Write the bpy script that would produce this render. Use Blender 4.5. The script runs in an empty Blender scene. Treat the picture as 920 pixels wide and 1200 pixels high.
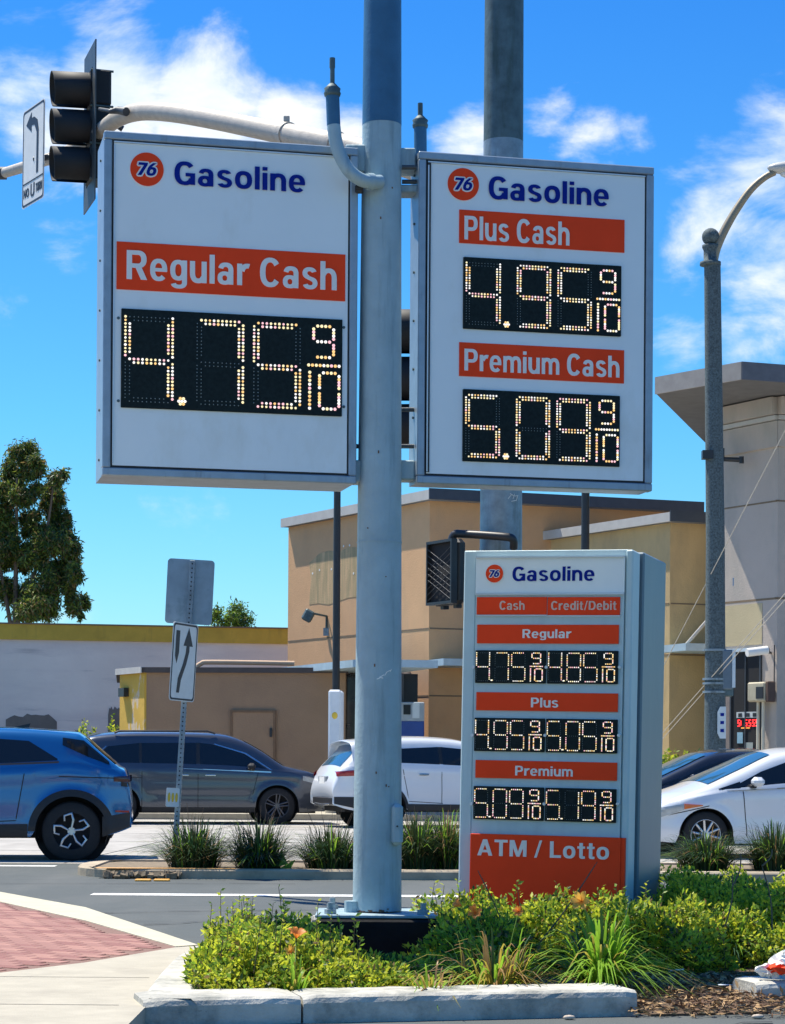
import bpy, math, random
import numpy as np
from mathutils import Vector, Matrix
R = math.radians
random.seed(7); rng = np.random.default_rng(7)
S = bpy.context.scene
C = S.collection
# ------------------------------------------------------------ camera
F = 2600.0; CAMH = 1.3; HOR = 889.0; ROLL = 0.35
cd = bpy.data.cameras.new('camera'); cam = bpy.data.objects.new('camera', cd); C.objects.link(cam)
cd.sensor_fit = 'VERTICAL'; cd.sensor_height = 36; cd.lens = F * 36 / 1200
cd.shift_y = (HOR - 600) / 1200; cd.clip_end = 6000; cd.clip_start = .1
cam.matrix_world = Matrix.Translation((0, 0, CAMH)) @ Matrix.Rotation(R(90), 4, 'X') @ Matrix.Rotation(R(ROLL), 4, 'Z')
S.camera = cam
# ------------------------------------------------------------ light
SUNV = Vector((-.80, .60, 0)).normalized(); ELEV = 64
sun_dir = Vector((SUNV.x * math.cos(R(ELEV)), SUNV.y * math.cos(R(ELEV)), math.sin(R(ELEV))))
ld = bpy.data.lights.new('sun', 'SUN'); ld.energy = 5.0; ld.angle = R(.5); ld.color = (1, .93, .80)
sun = bpy.data.objects.new('sun', ld); C.objects.link(sun); sun.rotation_euler = sun_dir.to_track_quat('Z', 'Y').to_euler()
S.view_settings.view_transform = 'Standard'; S.view_settings.look = 'None'; S.view_settings.exposure = 0.58; S.view_settings.gamma = 1
W = bpy.data.worlds.new("World"); S.world = W; W.use_nodes = True
def world():
    nt = W.node_tree; N = nt.nodes; L = nt.links; N.clear()
    out = N.new('ShaderNodeOutputWorld'); bg = N.new('ShaderNodeBackground'); bg.inputs[1].default_value = .085
    sky = N.new('ShaderNodeTexSky'); sky.sky_type = 'NISHITA'; sky.sun_disc = False
    sky.sun_elevation = R(ELEV); sky.sun_rotation = math.atan2(SUNV.x, SUNV.y); sky.air_density = 1.0; sky.dust_density = .3; sky.ozone_density = 1.0
    tc = N.new('ShaderNodeTexCoord')
    hsv = N.new('ShaderNodeHueSaturation'); hsv.inputs['Saturation'].default_value = 1.12; hsv.inputs['Value'].default_value = 1.27
    tint = N.new('ShaderNodeMix'); tint.data_type = 'RGBA'; tint.blend_type = 'MULTIPLY'; tint.inputs[0].default_value = 1
    sep = N.new('ShaderNodeSeparateXYZ'); L.new(tc.outputs['Generated'], sep.inputs[0])
    cr = N.new('ShaderNodeValToRGB'); L.new(sep.outputs[2], cr.inputs[0])
    cr.color_ramp.elements[0].position = 0.0; cr.color_ramp.elements[0].color = (.50, .80, 1.0, 1)
    cr.color_ramp.elements[1].position = .32; cr.color_ramp.elements[1].color = (.17, .62, 1.10, 1)
    e = cr.color_ramp.elements.new(.15); e.color = (.30, .76, 1.06, 1)
    L.new(sky.outputs[0], hsv.inputs['Color']); L.new(hsv.outputs[0], tint.inputs[6]); L.new(cr.outputs[0], tint.inputs[7])
    # clouds
    mp = N.new('ShaderNodeMapping'); mp.inputs['Scale'].default_value = (1, 1, 1.9); mp.inputs['Location'].default_value = (.13, .0, .31)
    L.new(tc.outputs['Generated'], mp.inputs[0])
    no = N.new('ShaderNodeTexNoise'); no.inputs['Scale'].default_value = 13; no.inputs['Detail'].default_value = 12; no.inputs['Roughness'].default_value = .60
    no.inputs['Distortion'].default_value = .25
    L.new(mp.outputs[0], no.inputs['Vector'])
    lo = N.new('ShaderNodeTexNoise'); lo.inputs['Scale'].default_value = 3.0; lo.inputs['Detail'].default_value = 3
    L.new(mp.outputs[0], lo.inputs['Vector'])
    acc = N.new('ShaderNodeMapRange'); acc.inputs[1].default_value = .5; acc.inputs[2].default_value = .75; acc.inputs[3].default_value = 0; acc.inputs[4].default_value = .06
    L.new(lo.outputs[0], acc.inputs[0])
    prev = acc.outputs[0]
    blobs = [(20, 110, 105, .45), (120, 105, 105, .47), (230, 122, 95, .45), (330, 145, 70, .36), (410, 165, 50, .30), (90, 330, 90, .22), (20, 360, 90, .20), (545, 165, 55, .36), (640, 130, 40, .2),
             (690, 180, 60, .30), (740, 158, 40, .22), (890, 190, 110, .38), (840, 250, 100, .36), (890, 310, 110, .38), (800, 310, 80, .28), (790, 230, 60, .24), (890, 400, 70, .22), (790, 390, 60, .2)]
    for (px, py, r, a) in blobs:
        d = Vector(((px - 460) / F, 1, (HOR - py) / F)).normalized()
        vm = N.new('ShaderNodeVectorMath'); vm.operation = 'DISTANCE'; L.new(tc.outputs['Generated'], vm.inputs[0]); vm.inputs[1].default_value = d
        mr = N.new('ShaderNodeMapRange'); mr.interpolation_type = 'SMOOTHSTEP'
        mr.inputs[1].default_value = r * 1.45 / F; mr.inputs[2].default_value = 0; mr.inputs[3].default_value = 0; mr.inputs[4].default_value = a
        L.new(vm.outputs['Value'], mr.inputs[0])
        mx = N.new('ShaderNodeMath'); mx.operation = 'MAXIMUM'; L.new(prev, mx.inputs[0]); L.new(mr.outputs[0], mx.inputs[1]); prev = mx.outputs[0]
    ad = N.new('ShaderNodeMath'); ad.operation = 'ADD'; L.new(no.outputs[0], ad.inputs[0]); L.new(prev, ad.inputs[1])
    rp = N.new('ShaderNodeMapRange'); rp.interpolation_type = 'SMOOTHSTEP'; rp.inputs[1].default_value = .66; rp.inputs[2].default_value = .94; rp.inputs[3].default_value = 0; rp.inputs[4].default_value = .94
    L.new(ad.outputs[0], rp.inputs[0])
    ccol = N.new('ShaderNodeValToRGB'); L.new(no.outputs[0], ccol.inputs[0])
    ccol.color_ramp.elements[0].position = .35; ccol.color_ramp.elements[0].color = (5.6, 7.0, 8.2, 1)
    ccol.color_ramp.elements[1].position = .62; ccol.color_ramp.elements[1].color = (8.6, 8.8, 9.0, 1)
    mix = N.new('ShaderNodeMix'); mix.data_type = 'RGBA'; L.new(rp.outputs[0], mix.inputs[0]); L.new(tint.outputs[2], mix.inputs[6]); L.new(ccol.outputs[0], mix.inputs[7])
    L.new(mix.outputs[2], bg.inputs[0]); L.new(bg.outputs[0], out.inputs[0])
world()

# ------------------------------------------------------------ pixel helpers (photo measured at 920x1200; used only to take measurements)
cr_, sr_ = math.cos(R(ROLL)), math.sin(R(ROLL))
def ray(px, py):
    u, v = px - 460, HOR - py
    return Vector(((u * cr_ - v * sr_) / F, 1, (u * sr_ + v * cr_) / F))
def P(px, py, Y):
    d = ray(px, py); return Vector((d.x * Y, Y, CAMH + d.z * Y))
def G(px, py, z=0.0):
    d = ray(px, py); t = (z - CAMH) / d.z; return Vector((d.x * t, t, z))
def face(M, px, py):
    Mi = M.inverted(); o = Mi @ Vector((0, 0, CAMH)); d = Mi.to_3x3() @ ray(px, py)
    t = -o.y / d.y; p = o + d * t; return p.x, p.z

# ------------------------------------------------------------ materials
MATS = {}
def M(name, col, rough=.6, metal=0., var=.12, scale=6., bump=0., coat=0., emit=0., spec=.5, bscale=None, stain=None, wear=None, trans=0., detail=6):
    if name in MATS: return MATS[name]
    m = bpy.data.materials.new(name); m.use_nodes = True; MATS[name] = m
    nt = m.node_tree; N = nt.nodes; L = nt.links; b = N['Principled BSDF']
    b.inputs['Roughness'].default_value = rough; b.inputs['Metallic'].default_value = metal
    b.inputs['Specular IOR Level'].default_value = spec
    b.inputs['Coat Weight'].default_value = coat; b.inputs['Coat Roughness'].default_value = .04
    tc = N.new('ShaderNodeTexCoord')
    c = (*col, 1)
    cur = None
    if var > 0:
        no = N.new('ShaderNodeTexNoise'); no.inputs['Scale'].default_value = scale; no.inputs['Detail'].default_value = detail; no.inputs['Roughness'].default_value = .6
        L.new(tc.outputs['Object'], no.inputs['Vector'])
        r = N.new('ShaderNodeValToRGB'); L.new(no.outputs[0], r.inputs[0])
        r.color_ramp.elements[0].position = .3; r.color_ramp.elements[0].color = tuple(x * (1 - var) for x in col) + (1,)
        r.color_ramp.elements[1].position = .7; r.color_ramp.elements[1].color = tuple(min(1, x * (1 + var)) for x in col) + (1,)
        cur = r.outputs[0]
    def layer(cur, col2, sc, lo, hi, amt, stretch=(1, 1, 1)):
        mp = N.new('ShaderNodeMapping'); mp.inputs['Scale'].default_value = stretch; L.new(tc.outputs['Object'], mp.inputs[0])
        n2 = N.new('ShaderNodeTexNoise'); n2.inputs['Scale'].default_value = sc; n2.inputs['Detail'].default_value = 8; n2.inputs['Roughness'].default_value = .65
        L.new(mp.outputs[0], n2.inputs['Vector'])
        mr = N.new('ShaderNodeMapRange'); mr.inputs[1].default_value = lo; mr.inputs[2].default_value = hi; mr.inputs[3].default_value = 0; mr.inputs[4].default_value = amt
        L.new(n2.outputs[0], mr.inputs[0])
        mx = N.new('ShaderNodeMix'); mx.data_type = 'RGBA'; L.new(mr.outputs[0], mx.inputs[0])
        if cur is None: mx.inputs[6].default_value = c
        else: L.new(cur, mx.inputs[6])
        mx.inputs[7].default_value = (*col2, 1)
        return mx.outputs[2]
    if stain: cur = layer(cur, *stain)
    if wear: cur = layer(cur, *wear)
    if cur is not None: L.new(cur, b.inputs['Base Color'])
    else: b.inputs['Base Color'].default_value = c
    if bump > 0:
        nb = N.new('ShaderNodeTexNoise'); nb.inputs['Scale'].default_value = bscale or scale * 4; nb.inputs['Detail'].default_value = 5
        L.new(tc.outputs['Object'], nb.inputs['Vector'])
        bp = N.new('ShaderNodeBump'); bp.inputs['Strength'].default_value = bump; bp.inputs['Distance'].default_value = .01
        L.new(nb.outputs[0], bp.inputs['Height']); L.new(bp.outputs[0], b.inputs['Normal'])
    if emit > 0:
        b.inputs['Emission Color'].default_value = c; b.inputs['Emission Strength'].default_value = emit
    if trans > 0:
        tr = N.new('ShaderNodeBsdfTranslucent'); ms = N.new('ShaderNodeMixShader'); ms.inputs[0].default_value = trans
        if cur is not None: L.new(cur, tr.inputs[0])
        else: tr.inputs[0].default_value = c
        o = N['Material Output']; L.new(b.outputs[0], ms.inputs[1]); L.new(tr.outputs[0], ms.inputs[2]); L.new(ms.outputs[0], o.inputs[0])
    return m

white_face = M('sign_white', (.80, .85, .84), .45, var=.03, scale=1.5, stain=((.56, .56, .46), 1.6, .56, .76, .5, (1, 1, .5)))
orange = M('sign_orange', (.95, .065, .014), .6, var=.06, scale=3, spec=.15)
navy = M('sign_navy', (.004, .020, .24), .6, var=.04, spec=.1)
letter_white = M('letter_white', (.84, .82, .76), .6, var=.04, spec=.2)
alu = M('alu_frame', (.30, .37, .43), .42, metal=.35, var=.10, scale=9, bump=.1, stain=((.16, .17, .17), 5, .58, .72, .5, (3, 3, .6)))
alu_light = M('alu_light', (.62, .66, .68), .35, metal=.3, var=.05)
gasket = M('gasket_black', (.02, .02, .022), .6, var=0)
polep = M('pole_paint', (.33, .44, .47), .5, var=.12, scale=5, bump=.35, bscale=40, stain=((.13, .18, .19), 3.0, .52, .74, .65, (4, 4, .35)), wear=((.55, .60, .62), 26, .70, .76, .7, (1, 1, 1)))
pole_dark = M('pole_blue_dark', (.035, .13, .24), .5, var=.12, scale=8, bump=.25, bscale=60)  # darker blue for the upper pole and the conduit tops
galv = M('galvanized', (.26, .32, .35), .5, metal=.4, var=.22, scale=12, bump=.2, stain=((.09, .11, .09), 2.2, .52, .70, .75, (3, 3, .35)))
galv_dark = M('dark_weathered_steel', (.09, .14, .15), .6, metal=.2, var=.30, scale=10, bump=.2, stain=((.03, .05, .03), 2.6, .50, .70, .8, (3, 3, .4)))
armp = M('mast_arm', (.48, .44, .38), .6, metal=.1, var=.14, scale=14, bump=.25, stain=((.26, .23, .19), 7, .55, .75, .5, (1, 1, 1)))
black = M('black_satin', (.022, .024, .027), .45, var=.15, scale=10)
black_matt = M('black_matt', (.012, .012, .013), .8, var=.1)
darkgrey = M('dark_grey_metal', (.06, .07, .08), .5, metal=.2, var=.15)
led_panel = M('led_panel', (.012, .020, .020), .6, var=.3, scale=40, spec=.12)
led_off = M('led_off', (.24, .29, .28), .5, var=0)
led_a = M('led_warm', (1.0, .80, .42), emit=.66, var=0)
led_b = M('led_pink', (1.0, .52, .52), emit=.66, var=0)
led_c = M('led_pale', (1.0, .90, .78), emit=.66, var=0)
led_d = M('led_orange', (1.0, .58, .20), emit=.66, var=0)
LEDS = [led_a, led_b, led_c, led_d]

# ------------------------------------------------------------ mesh builder
class MB:
    def __init__(s): s.v = []; s.f = []; s.m = []; s.sm = []
    def add(s, vs, fs, mi=0, smooth=False):
        o = len(s.v); s.v += [tuple(v) for v in vs]; s.f += [tuple(i + o for i in f) for f in fs]; s.m += [mi] * len(fs); s.sm += [smooth] * len(fs); return s
    def box(s, c, d, mi=0, rot=None, ch=0.0):
        x, y, z = d[0] / 2, d[1] / 2, d[2] / 2
        if ch > 0:
            vs = []
            e = min(ch, x * .9, y * .9, z * .9)
            for sx in (-1, 1):
                for sy in (-1, 1):
                    for sz in (-1, 1):
                        vs += [(sx * (x - e), sy * (y - e), sz * z), (sx * (x - e), sy * y, sz * (z - e)), (sx * x, sy * (y - e), sz * (z - e))]
            import bmesh
            bm = bmesh.new(); [bm.verts.new(v) for v in vs]; bmesh.ops.convex_hull(bm, input=bm.verts); bm.verts.index_update()
            V = [v.co.copy() for v in bm.verts]; Fc = [[v.index for v in f.verts] for f in bm.faces]; bm.free()
        else:
            V = [Vector((a * x, b * y, g * z)) for a in (-1, 1) for b in (-1, 1) for g in (-1, 1)]
            Fc = [(0, 1, 3, 2), (4, 6, 7, 5), (0, 4, 5, 1), (2, 3, 7, 6), (0, 2, 6, 4), (1, 5, 7, 3)]
        if rot is not None: V = [rot @ Vector(v) for v in V]
        return s.add([Vector(v) + Vector(c) for v in V], Fc, mi)
    def tube(s, pts, rad, n=16, mi=0, cap=True, smooth=True):
        pts = [Vector(p) for p in pts]; k = len(pts)
        if not hasattr(rad, '__len__'): rad = [rad] * k
        tang = []
        for i in range(k):
            t = pts[min(i + 1, k - 1)] - pts[max(i - 1, 0)]
            tang.append(t.normalized() if t.length > 1e-9 else Vector((0, 0, 1)))
        up = Vector((0, 1, 0)) if abs(tang[0].y) < .9 else Vector((1, 0, 0))
        a = tang[0].cross(up).normalized(); vs = []
        for i in range(k):
            t = tang[i]; a = (a - t * a.dot(t)).normalized(); b = t.cross(a)
            for j in range(n):
                th = 2 * math.pi * j / n; vs.append(pts[i] + (a * math.cos(th) + b * math.sin(th)) * rad[i])
        fs = [(i * n + j, i * n + (j + 1) % n, (i + 1) * n + (j + 1) % n, (i + 1) * n + j) for i in range(k - 1) for j in range(n)]
        s.add(vs, fs, mi, smooth)
        if cap:
            s.add(vs[:n], [tuple(range(n))[::-1]], mi); s.add(vs[-n:], [tuple(range(n))], mi)
        return s
    def cyl(s, p0, p1, r, n=16, mi=0, r1=None, smooth=True): return s.tube([p0, p1], [r, r if r1 is None else r1], n, mi, True, smooth)
    def prism(s, poly, d, mi=0):
        """poly: list of 3D points (planar); d: extrusion vector"""
        d = Vector(d); n = len(poly); a = [Vector(p) for p in poly]; b = [p + d for p in a]
        fs = [tuple(range(n))[::-1], tuple(range(n, 2 * n))] + [(i, (i + 1) % n, n + (i + 1) % n, n + i) for i in range(n)]
        return s.add(a + b, fs, mi)
    def lathe(s, prof, c, axis, n=24, mi=0, smooth=True):
        c = Vector(c); ax = Vector(axis).normalized(); up = Vector((0, 0, 1)) if abs(ax.z) < .9 else Vector((1, 0, 0))
        a = ax.cross(up).normalized(); b = ax.cross(a); vs = []
        for (h, r) in prof:
            for j in range(n):
                th = 2 * math.pi * j / n; vs.append(c + ax * h + (a * math.cos(th) + b * math.sin(th)) * r)
        k = len(prof)
        fs = [(i * n + j, i * n + (j + 1) % n, (i + 1) * n + (j + 1) % n, (i + 1) * n + j) for i in range(k - 1) for j in range(n)]
        return s.add(vs, fs, mi, smooth)
    def ball(s, c, r, n=16, mi=0, sq=(1, 1, 1)):
        k = n // 2; vs = []; 
        for i in range(k + 1):
            ph = math.pi * i / k
            for j in range(n):
                th = 2 * math.pi * j / n
                vs.append(Vector(c) + Vector((math.sin(ph) * math.cos(th) * sq[0], math.sin(ph) * math.sin(th) * sq[1], math.cos(ph) * sq[2])) * r)
        fs = [(i * n + j, (i + 1) * n + j, (i + 1) * n + (j + 1) % n, i * n + (j + 1) % n) for i in range(k) for j in range(n)]
        return s.add(vs, fs, mi, True)
    def build(s, name, mats, parent=None):
        me = bpy.data.meshes.new(name); me.from_pydata(s.v, [], s.f)
        if not isinstance(mats, (list, tuple)): mats = [mats]
        for m in mats: me.materials.append(m)
        me.polygons.foreach_set('material_index', s.m); me.polygons.foreach_set('use_smooth', s.sm)
        me.update(); 
        return link(name, me, parent)
def link(name, me, parent=None):
    o = bpy.data.objects.new(name, me); C.objects.link(o)
    if parent is not None: o.parent = parent
    return o
def tag(o, label=None, cat=None, group=None, kind=None):
    if label: o['label'] = label
    if cat: o['category'] = cat
    if group: o['group'] = group
    if kind: o['kind'] = kind
    return o
def thing(name, loc, label, cat, rz=0, group=None, mat=None):
    o = bpy.data.objects.new(name, None); C.objects.link(o); o.empty_display_size = .2
    if mat is not None: o.matrix_world = mat
    else: o.location = loc; o.rotation_euler = (0, 0, rz)
    return tag(o, label, cat, group)
def struct(name, mb, mats): return tag(mb.build(name, mats), kind='structure')
def np_mesh(name, V, Fq, mats, mi=None, parent=None, smooth=False):
    me = bpy.data.meshes.new(name); nv = len(V); nf = len(Fq); k = Fq.shape[1]
    me.vertices.add(nv); me.vertices.foreach_set('co', V.astype(np.float32).ravel())
    me.loops.add(nf * k); me.loops.foreach_set('vertex_index', Fq.astype(np.int32).ravel())
    me.polygons.add(nf); me.polygons.foreach_set('loop_start', np.arange(nf, dtype=np.int32) * k); me.polygons.foreach_set('loop_total', np.full(nf, k, np.int32))
    for m in mats: me.materials.append(m)
    if mi is not None: me.polygons.foreach_set('material_index', mi.astype(np.int32))
    if smooth: me.polygons.foreach_set('use_smooth', np.ones(nf, bool))
    me.update(calc_edges=True); me.validate()
    return link(name, me, parent)

# lettering: upright bold grotesque glyphs drawn as strokes (bars, rings, diagonals), cap height 1
def g_rect(x0, y0, x1, y1): return [[(x0, y0), (x1, y0), (x1, y1), (x0, y1)]]
def g_ring(cx, cy, rx, ry, a0=0, a1=360, sv=.20, sh=.165, e=2.35):
    n = max(5, int(abs(a1 - a0) / 12)); out = []
    def pt(rx_, ry_, a):
        c, s_ = math.cos(a), math.sin(a); return (cx + rx_ * math.copysign(abs(c) ** (2 / e), c), cy + ry_ * math.copysign(abs(s_) ** (2 / e), s_))
    A = [R(a0 + (a1 - a0) * k / n) for k in range(n + 1)]
    if abs(a1 - a0) < 359.5:
        return [[pt(rx, ry, a) for a in A] + [pt(rx - sv, ry - sh, a) for a in A[::-1]]]
    return [('ring', [pt(rx, ry, a) for a in A[:-1]], [pt(rx - sv, ry - sh, a) for a in A[:-1]])]
def g_flip(gl, w, h, fx=True, fy=True):
    f = lambda p: ((w - p[0]) if fx else p[0], (h - p[1]) if fy else p[1]); out = []
    for q in gl: out.append(('ring', [f(p) for p in q[1]], [f(p) for p in q[2]]) if q[0] == 'ring' else [f(p) for p in q])
    return out
g_n = g_rect(0, 0, .2, .745) + g_ring(.335, .40, .325, .36, 0, 152) + g_rect(.46, 0, .66, .405)
g_bowl = lambda x: g_ring(x, .372, .335, .385)
GL = {
 'l': (.20, g_rect(0, 0, .2, 1.0)), 'i': (.20, g_rect(0, 0, .2, .745) + g_rect(0, .85, .2, 1.0)), 'o': (.70, g_ring(.35, .372, .35, .387)),
 'n': (.66, g_n), 'u': (.66, g_flip(g_n, .66, .745)), 'h': (.66, g_rect(0, 0, .2, 1.0) + g_ring(.335, .40, .325, .36, 0, 152) + g_rect(.46, 0, .66, .405)),
 'm': (1.02, g_rect(0, 0, .19, .745) + g_ring(.305, .42, .30, .34, 0, 150, .19) + g_rect(.415, 0, .605, .425) + g_ring(.72, .42, .30, .34, 0, 150, .19) + g_rect(.83, 0, 1.02, .425)),
 'r': (.46, g_rect(0, 0, .2, .745) + g_ring(.42, .36, .34, .40, 78, 158) ),
 'e': (.67, g_ring(.335, .372, .335, .387, -4, 318, .195, .15) + g_rect(.10, .315, .655, .435)),
 'a': (.66, g_ring(.285, .215, .285, .230, 0, 360, .19, .135) + g_rect(.43, .0, .625, .50) + g_ring(.325, .50, .30, .258, 0, 168, .195, .15)),
 's': (.62, g_ring(.30, .548, .285, .212, 18, 262, .19, .14, 2.2) + g_ring(.32, .202, .295, .217, 82, -162, .19, .14, 2.2) + [[(.20, .34), (.40, .27), (.43, .41), (.22, .47)]]),
 'g': (.66, g_ring(.32, .40, .32, .358, 0, 360, .195, .145) + g_rect(.465, -.03, .66, .745) + g_ring(.34, -.02, .32, .215, 196, 360, .195, .13)),
 'b': (.69, g_rect(0, 0, .2, 1.0) + g_bowl(.355)), 'd': (.69, g_rect(.49, 0, .69, 1.0) + g_bowl(.335)),
 't': (.43, g_rect(.11, .10, .305, .95) + g_rect(0, .605, .43, .745) + [[(.11, .11), (.305, .16), (.34, .145), (.43, .145), (.43, .0), (.30, -.01), (.19, .0), (.13, .05)]]),
 'C': (.80, g_ring(.41, .5, .41, .515, 36, 324, .215, .165)), 'G': (.84, g_ring(.42, .5, .42, .515, 38, 330, .215, .165) + g_rect(.645, .02, .84, .52) + g_rect(.45, .375, .65, .52)),
 'R': (.80, g_rect(0, 0, .21, 1) + g_rect(.2, .85, .46, 1) + g_rect(.2, .40, .46, .55) + g_ring(.44, .70, .335, .30, -90, 90, .21, .15) + [[(.34, .42), (.56, .46), (.80, 0), (.56, 0)]]),
 'P': (.76, g_rect(0, 0, .21, 1) + g_rect(.2, .85, .44, 1) + g_rect(.2, .37, .44, .52) + g_ring(.42, .685, .335, .315, -90, 90, .21, .15)),
 'D': (.82, g_rect(0, 0, .21, 1) + g_rect(.2, .84, .42, 1) + g_rect(.2, 0, .42, .16) + g_ring(.40, .5, .42, .5, -90, 90, .21, .16)),
 'M': (.98, g_rect(0, 0, .20, 1) + g_rect(.78, 0, .98, 1) + [[(.02, 1), (.27, 1), (.58, 0), (.40, 0)], [(.96, 1), (.71, 1), (.40, 0), (.58, 0)]]),
 'A': (.88, [[(0, 0), (.22, 0), (.54, 1), (.32, 1)], [(.88, 0), (.66, 0), (.34, 1), (.56, 1)]] + g_rect(.20, .20, .68, .35)),
 'T': (.76, g_rect(0, .84, .76, 1) + g_rect(.275, 0, .485, .85)), 'L': (.64, g_rect(0, 0, .21, 1) + g_rect(.2, 0, .64, .165)),
 'N': (.80, g_rect(0, 0, .2, 1) + g_rect(.6, 0, .8, 1) + [[(.0, 1), (.24, 1), (.8, 0), (.56, 0)]]), 'O': (.86, g_ring(.43, .5, .43, .515, 0, 360, .21, .165)),
 'U': (.78, g_rect(0, .36, .2, 1) + g_rect(.58, .36, .78, 1) + g_ring(.39, .37, .39, .385, 180, 360, .2, .165)),
 '/': (.44, [[(0, -.03), (.14, -.03), (.44, 1.03), (.30, 1.03)]]), ' ': (.22, []),
 '7': (.70, g_rect(0, .80, .70, 1) + [[(.44, .82), (.70, .82), (.40, 0), (.12, 0)]]),
 '6': (.72, g_ring(.36, .335, .36, .345, 0, 360, .235, .19) + [[(.005, .36), (.03, .58), (.13, .80), (.34, 1.0), (.60, 1.0), (.40, .80), (.27, .62), (.235, .42)]]),
}
def text(name, s, parent, u0, u1, zb, cap, mat, y=0.0, ext=.003, bold=0.0, italic=0.0, kern=1.0):
    """bold > 0 swells every stroke (in cap units); letters filled to span u0..u1"""
    pos = []; x = 0; gap = .115 * kern
    for ch in s: pos.append(x); x += GL[ch][0] + gap
    tot = x - gap; k = (u1 - u0 - (italic * cap if italic else 0)) / tot; mb = MB(); cnt = 0
    for ch, px in zip(s, pos):
        for q in GL[ch][1]:
            yy = y - ext - .0005 * (cnt % 5); cnt += 1
            T = lambda p, yv: (u0 + (px + p[0]) * k + italic * p[1] * cap, yv, zb + p[1] * cap)
            if q[0] == 'ring':
                o, i_ = q[1], q[2]; n = len(o); vs = [T(p, yy) for p in o] + [T(p, yy) for p in i_] + [T(p, y) for p in o] + [T(p, y) for p in i_]
                fs = []
                for a in range(n):
                    b = (a + 1) % n; fs += [(a, b, n + b, n + a), (a, 2 * n + a, 2 * n + b, b), (n + a, n + b, 3 * n + b, 3 * n + a)]
                mb.add(vs, fs)
            else:
                n = len(q); vs = [T(p, yy) for p in q] + [T(p, y) for p in q]; m_ = n // 2
                if n > 8 and n % 2 == 0: fs = [(a, a + 1, n - 2 - a, n - 1 - a) for a in range(m_ - 1)]
                else: fs = [tuple(range(n))]
                fs += [(a, (a + 1) % n, n + (a + 1) % n, n + a) for a in range(n)]; mb.add(vs, fs)
    return mb.build(name, mat, parent)

# ------------------------------------------------------------ LED digits
SEG = {'0': 'abcdef', '1': 'bc', '4': 'bcfg', '5': 'acdfg', '7': 'abc', '8': 'abcdefg', '9': 'abcdfg', '3': 'abcdg'}
def disc(mb, x, y, z, r, mi, n=6):
    vs = [(x, y - r * .5, z)] + [(x + r * math.cos(2 * math.pi * i / n), y, z + r * math.sin(2 * math.pi * i / n)) for i in range(n)]
    mb.add(vs, [(0, 1 + (i + 1) % n, 1 + i) for i in range(n)][::-1], mi)
def seg_dots(x0, x1, z0, z1, nx, nz, rows):
    """dots per segment; nx across, nz half height"""
    sx = (x1 - x0) / (nx - 1); zm = (z0 + z1) / 2; sz = (z1 - z0) / 2 / nz
    o = {}
    hx = [x0 + sx * (i) for i in range(1 if rows == 1 else 1, nx - 1)]
    def H(z, sgn):
        r = [(x, z) for x in hx]
        if rows == 2: r += [(x, z + sgn * sz) for x in hx[1:-1]]
        return r
    def Vv(x, za, zb, sgn):
        k = nz - 1; r = [(x, za + (zb - za) * (i + 1) / (k + 1)) for i in range(k)]
        if rows == 2: r += [(x + sgn * sx, za + (zb - za) * (i + 1) / (k + 1)) for i in range(1, k - 1)]
        return r
    o['a'] = H(z1, -1); o['d'] = H(z0, 1); o['g'] = H(zm, -1)
    o['f'] = Vv(x0, z1, zm, 1); o['b'] = Vv(x1, z1, zm, -1); o['e'] = Vv(x0, zm, z0, 1); o['c'] = Vv(x1, zm, z0, -1)
    return o
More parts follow.
